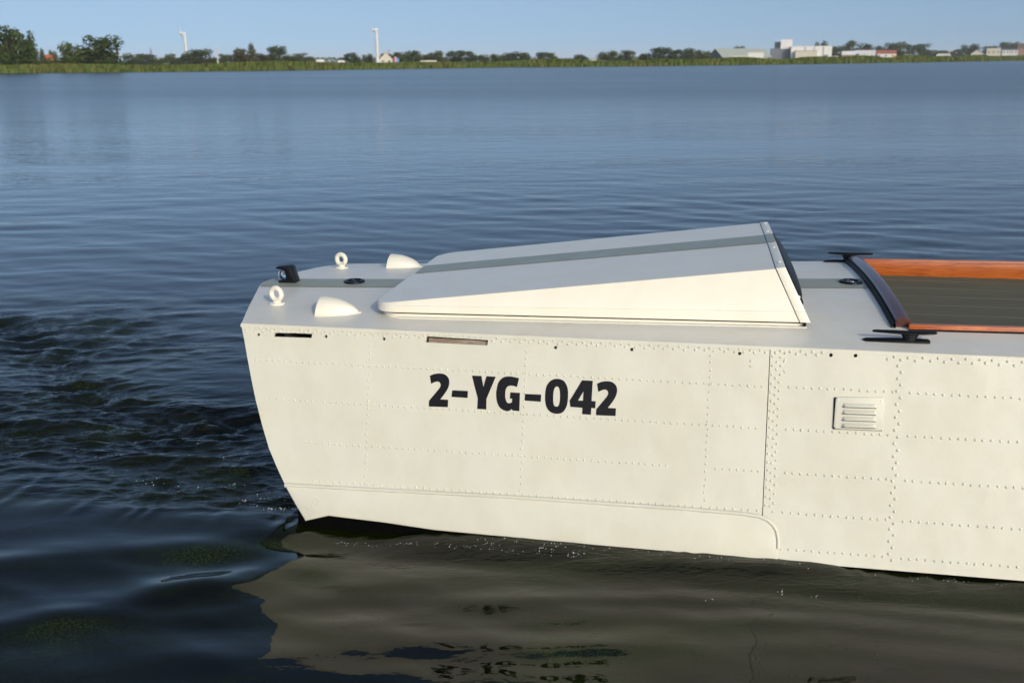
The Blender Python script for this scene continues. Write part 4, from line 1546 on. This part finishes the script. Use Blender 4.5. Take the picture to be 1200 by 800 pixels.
q3 = np.stack([XY[:, 0] - cx_ * .6 + ln, XY[:, 1] - sx_, hh * .94], -1)
rv = np.stack([q0, q1, q2, q3], 1).reshape(-1, 3)
M_REED = leaf_mat("reed_blades", [(0.05, 0.082, 0.018), (0.078, 0.115, 0.024), (0.13, 0.135, 0.035)])
t, N, L, b = nodes(M_REED)
nn = noise(t, 0.06, 4, 0.6, coords(t, "Object"))
mixn = t.nodes.new("ShaderNodeMix")
mixn.data_type = "RGBA"
L.new(ramp(t, nn.outputs["Fac"], [(0.55, (0, 0, 0)), (0.78, (0.4,) * 3)]), mixn.inputs["Factor"])
src = b.inputs["Base Color"].links[0].from_socket
L.new(src, mixn.inputs["A"])
mixn.inputs["B"].default_value = (0.20, 0.13, 0.05, 1)
L.new(mixn.outputs["Result"], b.inputs["Base Color"])
rd_ = link("reeds", np_mesh("reeds", rv, np.arange(nb * 4).reshape(nb, 4)), M_REED)
rd_["kind"] = "stuff"

# trees -------------------------------------------------------------
M_LEAF = [leaf_mat("dark_foliage", [(0.022, 0.038, 0.012), (0.042, 0.068, 0.019), (0.075, 0.105, 0.028)]),
          leaf_mat("olive_foliage", [(0.034, 0.050, 0.015), (0.065, 0.092, 0.025), (0.105, 0.125, 0.035)]),
          leaf_mat("brown_foliage", [(0.035, 0.032, 0.014), (0.065, 0.062, 0.022), (0.10, 0.085, 0.03)])]
M_BARK = mat("bark", (0.07, 0.055, 0.04), 0.9, spec=0.1)


def crown_mesh(seed, shape, nleaf, size):
    r = np.random.default_rng(seed)
    if shape == "b":
        nb_ = 19
        ph = r.uniform(0, 2 * PI, nb_)
        zz = np.concatenate([r.uniform(0.06, 0.34, 8), r.uniform(0.3, 0.84, 11)])
        rad = 0.30 * np.sqrt(np.clip(1 - ((zz - 0.42) / 0.56) ** 2, 0.12, 1)) * r.uniform(0.5, 1.1, nb_)
        cen = np.stack([np.cos(ph) * rad, np.sin(ph) * rad, zz], -1)
        br = r.uniform(0.13, 0.23, nb_)
    elif shape == "c":
        nb_ = 12
        zz = np.linspace(0.12, 0.93, nb_)
        ph = r.uniform(0, 2 * PI, nb_)
        rad = 0.16 * (1.05 - zz) * r.uniform(0.4, 1.2, nb_)
        cen = np.stack([np.cos(ph) * rad, np.sin(ph) * rad, zz], -1)
        br = 0.07 + 0.27 * (1 - zz) ** 0.8
    elif shape == "s":
        nb_ = 14
        zz = r.uniform(0.2, 0.95, nb_)
        ph = r.uniform(0, 2 * PI, nb_)
        rad = r.uniform(0.05, 0.38, nb_) * (1.2 - zz)
        cen = np.stack([np.cos(ph) * rad, np.sin(ph) * rad, zz], -1)
        br = r.uniform(0.05, 0.11, nb_)
    else:
        nb_ = 11
        zz = r.uniform(0.1, 0.7, nb_)
        ph = r.uniform(0, 2 * PI, nb_)
        rad = r.uniform(0.0, 0.36, nb_)
        cen = np.stack([np.cos(ph) * rad, np.sin(ph) * rad, zz], -1)
        br = r.uniform(0.14, 0.28, nb_)
    k = r.choice(nb_, nleaf, p=br ** 2 / (br ** 2).sum())
    d = r.normal(0, 1, (nleaf, 3))
    d /= np.linalg.norm(d, axis=1)[:, None]
    p = cen[k] + d * (br[k] * (0.55 + 0.55 * r.random(nleaf)))[:, None]
    p[:, 2] = np.clip(p[:, 2], 0.02, 1.02)
    nrm = d + r.normal(0, 0.55, (nleaf, 3))
    nrm /= np.linalg.norm(nrm, axis=1)[:, None]
    a = np.cross(nrm, r.normal(0, 1, (nleaf, 3)))
    a /= np.linalg.norm(a, axis=1)[:, None]
    b_ = np.cross(nrm, a)
    s = (size * r.uniform(0.6, 1.35, nleaf))[:, None]
    q = np.stack([p - a * s, p - b_ * s * .7, p + a * s, p + b_ * s * .7], 1).reshape(-1, 3)
    return np_mesh("crown", q, np.arange(nleaf * 4).reshape(nleaf, 4))


def trunk_mesh(seed, tall):
    r = random.Random(seed)
    bm = bmesh.new()

    def limb(p, q, r0, r1):
        p, q = Vector(p), Vector(q)
        rot = (q - p).to_track_quat("Z", "Y").to_matrix().to_4x4()
        x = bmesh.ops.create_cone(bm, cap_ends=True, segments=7, radius1=r0, radius2=r1, depth=(q - p).length)
        bmesh.ops.transform(bm, matrix=Matrix.Translation((p + q) / 2) @ rot, verts=x["verts"])

    limb((0, 0, -0.05), (0.01, 0, tall), 0.035, 0.018)
    for k in range(6):
        a = r.uniform(0, 6.28)
        z = tall * r.uniform(0.4, 0.95)
        limb((0, 0, z), (0.26 * math.cos(a), 0.26 * math.sin(a), z + r.uniform(.12, .3)), 0.014, 0.004)
    me = bpy.data.meshes.new("trunk")
    bm.to_mesh(me)
    bm.free()
    return me


CROWNS = {"b": [crown_mesh(20 + i, "b", 2200, 0.034) for i in range(6)], "c": [crown_mesh(40 + i, "c", 1300, 0.032) for i in range(3)],
          "s": [crown_mesh(60, "s", 520, 0.032)], "u": [crown_mesh(70 + i, "u", 1000, 0.042) for i in range(3)]}
CROWNS["t"] = [crown_mesh(90, "s", 130, 0.03)]
TRUNKS = {"b": trunk_mesh(1, 0.6), "c": trunk_mesh(2, 0.85), "s": trunk_mesh(3, 0.85), "u": trunk_mesh(4, 0.45), "t": trunk_mesh(5, 0.97)}


def copy_mesh(base, mi, cache={}):
    k = (base.name, mi)
    if k not in cache:
        me = base.copy()
        me.materials.clear()
        me.materials.append(M_LEAF[mi])
        cache[k] = me
    return cache[k]


for k in TRUNKS.values():
    k.materials.append(M_BARK)
GRP = {"b": "trees along the far bank", "c": "trees along the far bank", "s": "trees along the far bank", "t": "trees along the far bank", "u": "bushes along the far bank"}
for i, (x, y, ztop, wd, kind, label) in enumerate(TREES):
    zb = land_z(x, y) - 0.15
    if y > 500 and kind != "u":
        zb = min(zb, ztop - wd * 0.75)
    o = thing("bush" if kind == "u" else "tree", label, "bush" if kind == "u" else "tree", (x, y, zb), random.uniform(0, 6.28), GRP[kind])
    h = ztop - zb
    mi = 2 if ("brown" in label or kind == "t") else 1 if ("olive" in label or "pale" in label or "light" in label or "grey" in label or "willow" in label or i % 4 == 1) else 0
    wide = {"b": 0.61, "c": 0.50, "s": 0.66, "u": 0.62, "t": 0.6}[kind]
    c = link("crown", copy_mesh(CROWNS[kind][i % len(CROWNS[kind])], mi), None, o)
    lift = 0.0 if kind in "uc" else 0.06
    c.scale = (wd / wide, wd / wide, h * (1 - lift))
    c.location.z = h * lift
    tr = link("trunk", TRUNKS[kind], None, o)
    tr.scale = (wd / wide * (0.5 if kind == "t" else 1), wd / wide * (0.5 if kind == "t" else 1), h)

# far blue woods on the horizon: one mass
nl = 9000
r = np.random.default_rng(5)
dw = {k[0]: k[1:] for k in HOUSES}
wx, wy, wz, wb, ww_ = dw["wood"]
pp = np.stack([r.uniform(-1000, 1300, nl), r.uniform(wy - 20, wy + 60, nl), np.zeros(nl)], -1)
top = np.where(np.abs(pp[:, 0] - wx) < 330, 8.2, 3.6) + 2.2 * np.sin(pp[:, 0] * 0.05) * np.sin(pp[:, 0] * 0.021 + 1) + r.normal(0, 0.7, nl)
pp[:, 2] = 0.5 + (top) * r.random(nl) ** 0.7
s = r.uniform(1.2, 2.6, nl)[:, None]
a = r.normal(0, 1, (nl, 3))
a /= np.linalg.norm(a, axis=1)[:, None]
b_ = np.cross(a, r.normal(0, 1, (nl, 3)))
b_ /= np.linalg.norm(b_, axis=1)[:, None]
q = np.stack([pp - a * s, pp - b_ * s, pp + a * s, pp + b_ * s], 1).reshape(-1, 3)
o = link("far_woods", np_mesh("far_woods", q, np.arange(nl * 4).reshape(nl, 4)), M_LEAF[0])
o["kind"] = "stuff"

# ------------------------------------------------------------------ buildings
M_WHITE = mat("white_wall", (0.80, 0.79, 0.76), 0.7)
M_CREAMW = mat("cream_wall", (0.66, 0.62, 0.50), 0.7)
M_GREYW = mat("grey_cladding", (0.17, 0.19, 0.22), 0.6)
M_DARKW = mat("dark_slate_wall", (0.09, 0.10, 0.12), 0.7)
M_ROOFG = mat("pale_green_roof", (0.42, 0.47, 0.40), 0.6)
M_ROOFR = mat("red_tile_roof", (0.42, 0.13, 0.07), 0.8)
M_ROOFB = mat("brown_roof", (0.13, 0.09, 0.07), 0.8)
M_BRICK = mat("pink_brick", (0.40, 0.24, 0.19), 0.85)
M_PANE = mat("far_window", (0.03, 0.04, 0.05), 0.15)
M_ORANGE = mat("orange_panel", (0.75, 0.33, 0.03), 0.6)
M_BLUE = mat("blue_panel", (0.10, 0.30, 0.60), 0.6)
M_PINK = mat("pink_panel", (0.62, 0.28, 0.38), 0.6)
for m_ in (M_WHITE, M_CREAMW, M_ROOFG, M_BRICK, M_ROOFR):
    t, N, L, b = nodes(m_)
    c0 = tuple(b.inputs["Base Color"].default_value)[:3]
    nn = noise(t, 0.8, 5, 0.6, coords(t, "Object"))
    L.new(ramp(t, nn.outputs["Fac"], [(0.3, tuple(k * .86 for k in c0)), (0.7, c0)]), b.inputs["Base Color"])


def part_box(name, parent, c, s, m, label=None):
    bm = bmesh.new()
    add_box(bm, c, s)
    o = from_bm(name, bm, m, parent)
    if label:
        o["label"] = label
    return o


def gable_roof(parent, wx, dy, z0, zr, m, along="X", over=0.25):
    bm = bmesh.new()
    if along == "X":
        prof = [(-dy / 2 - over, z0), (0, zr), (dy / 2 + over, z0), (dy / 2 + over, z0 - .15), (0, zr - .18), (-dy / 2 - over, z0 - .15)]
        add_prism(bm, prof, lambda a, b_: (-wx / 2 - over, a, b_), lambda a, b_: (wx / 2 + over, a, b_))
    else:
        prof = [(-wx / 2 - over, z0), (0, zr), (wx / 2 + over, z0), (wx / 2 + over, z0 - .15), (0, zr - .18), (-wx / 2 - over, z0 - .15)]
        add_prism(bm, prof, lambda a, b_: (a, -dy / 2 - over, b_), lambda a, b_: (a, dy / 2 + over, b_))
    return from_bm("roof", bm, m, parent)


def house(key, name, label, cat, wall, roof, along="X", eave=0.55, dy=None, windows=2, roofm=True, group=None, door=False, rot=0.0, chimney=False):
    x, y, zt, zb, wd = dw[key]
    zb = min(zb, land_z(x, y)) - 0.4
    h = zt - zb
    dy = dy or wd * 0.8
    o = thing(name, label, cat, (x, y, zb), -math.atan2(x, y) + rot, group)
    if roofm:
        ze = h * eave
        bm = bmesh.new()
        if along == "X":
            prof = [(-dy / 2, 0), (dy / 2, 0), (dy / 2, ze), (0, h - .2), (-dy / 2, ze)]
            add_prism(bm, prof, lambda a, b_: (-wd / 2, a, b_), lambda a, b_: (wd / 2, a, b_))
        else:
            prof = [(-wd / 2, 0), (wd / 2, 0), (wd / 2, ze), (0, h - .2), (-wd / 2, ze)]
            add_prism(bm, prof, lambda a, b_: (a, -dy / 2, b_), lambda a, b_: (a, dy / 2, b_))
        from_bm("wall", bm, wall, o)
        gable_roof(o, wd, dy, ze, h, roof, along)
        if chimney:
            part_box("chimney", o, (wd * .25, 0, h + .2), (.6, .6, 1.6), M_BRICK)
    else:
        part_box("wall", o, (0, 0, h / 2), (wd, dy, h), wall)
        part_box("roof", o, (0, 0, h + .12), (wd + .3, dy + .3, .25), roof)
    ze = h * eave if roofm else h * 0.85
    for k in range(windows):
        fx = (k + 0.5) / windows * wd - wd / 2
        wf = part_box("window", o, (fx, -dy / 2 - .03, ze * 0.62), (min(1.6, wd / windows * .5), .1, ze * .28), M_WHITE)
        part_box("pane", wf, (fx, -dy / 2 - .09, ze * 0.62), (min(1.4, wd / windows * .42), .06, ze * .24), M_PANE)
    return o, wd, dy, h


house("shed_pink", "shed", "small shed with pinkish roof between the tall tree clumps", "shed", M_BRICK, M_ROOFR, "X", .6, windows=1)
house("s1", "shed", "low white shed under the hazy tree", "shed", M_WHITE, M_WHITE, windows=2, roofm=False)
house("s2", "shed", "tiny white shed before the lone round tree by the taller turbine", "shed", M_WHITE, M_GREYW, windows=1, roofm=False)
o, wd, dy, h = house("redhouse", "house", "pinkish house with steep red roof beside the taller turbine", "house", M_CREAMW, M_ROOFR, "Y", .42, windows=2, chimney=True)
x, y = o.location.x, o.location.y
ob = thing("billboard", "blue and pink panel board beside the red roofed house", "billboard", (x + 6.0, y - 8, 0.6), 0)
part_box("panel", ob, (-.55, 0, 2.1), (1.1, .12, 2.6), M_PINK)
part_box("panel", ob, (.55, 0, 1.7), (1.1, .12, 2.2), M_BLUE)
part_box("post", ob, (0, .1, .3), (.15, .15, 1.6), M_DARKW)
house("longshed", "shed", "long low white shed under the middle trees", "shed", M_WHITE, M_CREAMW, windows=4, roofm=False, dy=5)
house("gable", "house", "tiny white gable in the long middle tree row", "house", M_WHITE, M_ROOFB, "Y", .6, windows=1)
house("pale", "house", "pale little house on the open bank past the lone small tree", "house", M_CREAMW, M_ROOFG, "X", .6, windows=2)
# big barn: long pale roof seen from the side, dark gable end toward the trees
x, y, zt, zb, wd = dw["barn"]
zb = min(zb, land_z(x, y)) - .5
h = zt - zb
ob = thing("barn", "big barn with long pale green roof and dark gable end", "barn", (x, y, zb), -math.atan2(x, y) + 0.50)
dyb = 26
prof = [(-dyb / 2, 0), (dyb / 2, 0), (dyb / 2, h * .30), (0, h - .3), (-dyb / 2, h * .30)]
bm = bmesh.new()
add_prism(bm, prof, lambda a, b_: (-wd * .46, a, b_), lambda a, b_: (wd * .46, a, b_))
from_bm("wall", bm, M_DARKW, ob)
gable_roof(ob, wd * .92, dyb, h * .30, h, M_ROOFG, "X", .5)
for k in range(5):
    part_box("door", ob, (-wd * .34 + k * wd * .17, -dyb / 2 - .06, h * .13), (wd * .09, .14, h * .24), M_CREAMW)
house("lowwhite", "shed", "low cream shed in front of the barn wall", "shed", M_CREAMW, M_WHITE, windows=2, roofm=False, dy=5)
house("whitebox", "container", "white box container beside the big barn", "container", M_WHITE, M_WHITE, windows=0, roofm=False, dy=6)
# factory
x, y, zt, zb, wd = dw["tower"]
zb = min(zb, land_z(x, y)) - .5
h = zt - zb
ob = thing("factory", "white factory hall with grey block and white rooftop box", "factory", (x, y, zb), -math.atan2(x, y))
part_box("wall", ob, (-wd * .05, 4, h * .30), (wd, 16, h * .60), M_GREYW, "lower grey factory block")
part_box("wall", ob, (-wd * .14, 6, h * .48), (wd * .45, 10, h * .90), M_GREYW, "taller grey factory block")
xb, yb, ztb, zbb, wdb = dw["towerbox"]
part_box("wall", ob, (wd * .20, 0, (zbb + ztb) / 2 - zb), (wdb, 9, ztb - zbb), M_WHITE, "white box on the factory roof")
xh, yh, zth, zbh, wdh = dw["hall"]
dxh = math.hypot(xh - x, yh - y)
hh_ = part_box("wall", ob, (dxh, -2, (zth - zb) / 2), (wdh, 20, zth - zb), M_WHITE, "white factory hall")
part_box("roof", ob, (dxh, -2, zth - zb + .2), (wdh + .4, 20.4, .4), M_WHITE)
xc, yc, ztc, zbc, wdc = dw["cream"]
part_box("wall", ob, (dxh - 4.0, -15, (ztc - zb) / 2), (wdc, 6, ztc - zb), M_CREAMW, "cream annexe of the factory hall")
part_box("roof", ob, (dxh - 4.0, -15, ztc - zb + .15), (wdc + .5, 6.4, .3), M_GREYW)
for k in range(3):
    part_box("downpipe", ob, (dxh - wdh * .15 + k * wdh * .22, -12.2, (zth - zb) * .62), (.45, .3, (zth - zb) * .7), M_GREYW)
part_box("door", ob, (dxh + wdh * .36, -12.1, (zth - zb) * .2), (3.5, .2, (zth - zb) * .38), M_GREYW)
# parked van
x, y, zt, zb, wd = dw["van"]
zb = land_z(x, y)
ob = thing("van", "white van with red stripe parked beyond the factory hall", "van", (x, y, zb), -math.atan2(x, y))
bm = bmesh.new()
hv = zt - zb
add_prism(bm, [(-wd / 2, .4), (wd / 2, .4), (wd / 2, hv * .55), (wd * .36, hv * .62), (wd * .24, hv), (-wd / 2, hv)], lambda a, b_: (a, -1.1, b_), lambda a, b_: (a, 1.1, b_))
from_bm("body", bm, M_WHITE, ob, bevel=.08)
part_box("stripe", ob, (-.4, -1.13, hv * .62), (wd * .6, .06, hv * .18), M_ROOFR)
part_box("window", ob, (wd * .22, -1.13, hv * .74), (wd * .14, .06, hv * .2), M_PANE)
for k in (-1, 1):
    bm = bmesh.new()
    add_cyl(bm, (k * wd * .3, -1.0, .4), .4, .4, .3, 14, "Y")
    from_bm("wheel", bm, M_RUBBER, ob)

house("brick", "house", "brick house with pale roof beyond the white van", "house", M_BRICK, M_WHITE, "X", .55, windows=2)
o, wd, dy, h = house("whiteh", "house", "white house with a dark gable and reddish ridge", "house", M_WHITE, M_WHITE, "X", .62, windows=3, chimney=True)
part_box("gable_board", o, (-wd * .39, -dy / 2 - .12, h * .3), (wd * .22, .12, h * .6), M_DARKW)
part_box("ridge_cap", o, (-wd * .1, 0, h + .05), (wd * .45, .5, .3), M_ROOFR)
o, wd, dy, h = house("orange", "house", "white house with orange red roof and orange corner", "house", M_WHITE, M_ROOFR, "X", .62, windows=3)
part_box("corner_panel", o, (wd * .42, -dy / 2 - .12, h * .2), (wd * .16, .12, h * .4), M_ORANGE)
part_box("gable_board", o, (-wd * .47, -dy / 2 - .1, h * .28), (wd * .10, .12, h * .56), M_DARKW)
house("bung", "bungalow", "small white bungalow before the dark round tree", "bungalow", M_WHITE, M_GREYW, "X", .6, windows=2)
x, y, zt, zb, wd = dw["t1"]
LT = ["first white gable of the terrace, nearest the dark round tree", "second white gable of the terrace", "third white gable of the terrace", "last white gable of the terrace, nearest the lamp mast"]
for k in range(4):
    dw["tk"] = (x + k * 6.2, y + k * 7, zt, zb, wd)
    house("tk", "house", LT[k], "house", M_WHITE, M_GREYW, "Y", .55, windows=1, group="white gabled terrace houses")
house("beige", "house", "little beige gable house by the tall village tree", "house", M_CREAMW, M_ROOFB, "Y", .45, windows=2)
house("flat", "building", "flat beige building under the dark tree", "building", M_CREAMW, M_WHITE, windows=3, roofm=False)
house("w1", "house", "first of the two square white houses past the flat beige building", "house", M_WHITE, M_DARKW, "X", .8, windows=2, group="square white houses")
house("w2", "house", "second square white house, next to the brown house", "house", M_WHITE, M_DARKW, "X", .8, windows=2, group="square white houses")
house("brown", "house", "brown house at the end of the village", "house", M_BRICK, M_ROOFB, "X", .6, windows=2)

# masts and turbines -------------------------------------------------
M_MAST = mat("pale_mast", (0.55, 0.55, 0.52), 0.6)
M_TURB = mat("white_turbine", (0.66, 0.67, 0.67), 0.5)
x, y, zt, zb, wd = dw["lamp"]
ob = thing("lamp_post", "pale lamp post among the trees past the small turbine", "lamp post", (x, y, land_z(x, y)), 0)
bm = bmesh.new()
add_cyl(bm, (0, 0, 2.6), .22, .13, 5.2, 10)
from_bm("pole", bm, M_MAST, ob)
part_box("lamp_head", ob, (.35, 0, 5.2), (1.0, .35, .18), M_MAST)
ob = thing("mast", "thin pale mast between the white terrace and the beige gable house", "mast", (505.0, 1190.0, land_z(505, 1190)), 0)
bm = bmesh.new()
add_cyl(bm, (0, 0, 4.5), .45, .3, 9, 8)
from_bm("pole", bm, M_MAST, ob)
part_box("lamp_head", ob, (0, 0, 9.0), (1.6, .5, .3), M_MAST)


def turbine(key, label, roll):
    x, y, zt, zb, wd = dw[key]
    o = thing("wind_turbine", label, "wind turbine", (x, y, 0.4), -math.atan2(x, y), "wind turbines beyond the far bank")
    H_ = zt - 0.4
    bm = bmesh.new()
    add_cyl(bm, (0, 0, H_ / 2 - .8), wd * .42, wd * .33, H_ - 1.0, 20)
    from_bm("tower", bm, M_TURB, o, smooth=True)
    bm = bmesh.new()
    add_box(bm, (-.3, -.3, H_ - 1.0), (wd * .9, wd * .7, wd * .55))
    from_bm("nacelle", bm, M_TURB, o, bevel=.3)
    hub = Vector((-wd * .95, -wd * .35, H_ - 1.0))
    bm = bmesh.new()
    bmesh.ops.create_uvsphere(bm, u_segments=12, v_segments=8, radius=wd * .32)
    bmesh.ops.transform(bm, matrix=Matrix.Translation(hub), verts=bm.verts)
    from_bm("hub", bm, M_TURB, o, smooth=True)
    # rotor seen almost edge-on
    for k in range(3):
        a = roll + k * 2 * PI / 3
        bm = bmesh.new()
        Lb = H_ * 0.27
        prof = [(0.1, -.35), (Lb * .25, -.5), (Lb, -.06), (Lb, .06), (Lb * .25, .28), (0.1, .3)]
        dvec = Vector((0.30 * math.sin(a), 0.95 * math.sin(a), math.cos(a)))
        cvec = Vector((0.95, -0.30, 0))
        nvec = dvec.cross(cvec).normalized()
        add_prism(bm, prof, lambda p, c: hub + dvec * p + cvec * c + nvec * .09, lambda p, c: hub + dvec * p + cvec * c - nvec * .09)
        from_bm("blade", bm, M_MAST, o)


turbine("T1", "smaller, more distant white wind turbine above the bank trees", 0.35)
turbine("T2", "taller white wind turbine beside the red roofed house", -0.2)

# ------------------------------------------------------------------ light summer haze over the lake
bm = bmesh.new()
add_box(bm, (0, 0, 24.2), (15400, 15400, 51.6))
hz = from_bm("haze", bm)
hz["kind"] = "stuff"
M_HAZE = bpy.data.materials.new("haze")
M_HAZE.use_nodes = True
t = M_HAZE.node_tree
t.nodes.clear()
out = t.nodes.new("ShaderNodeOutputMaterial")
pv = t.nodes.new("ShaderNodeVolumePrincipled")
pv.inputs["Color"].default_value = (0.92, 0.96, 1.0, 1)
pv.inputs["Density"].default_value = 0.0001
pv.inputs["Anisotropy"].default_value = -0.15
t.links.new(pv.outputs[0], out.inputs["Volume"])
hz.data.materials.append(M_HAZE)
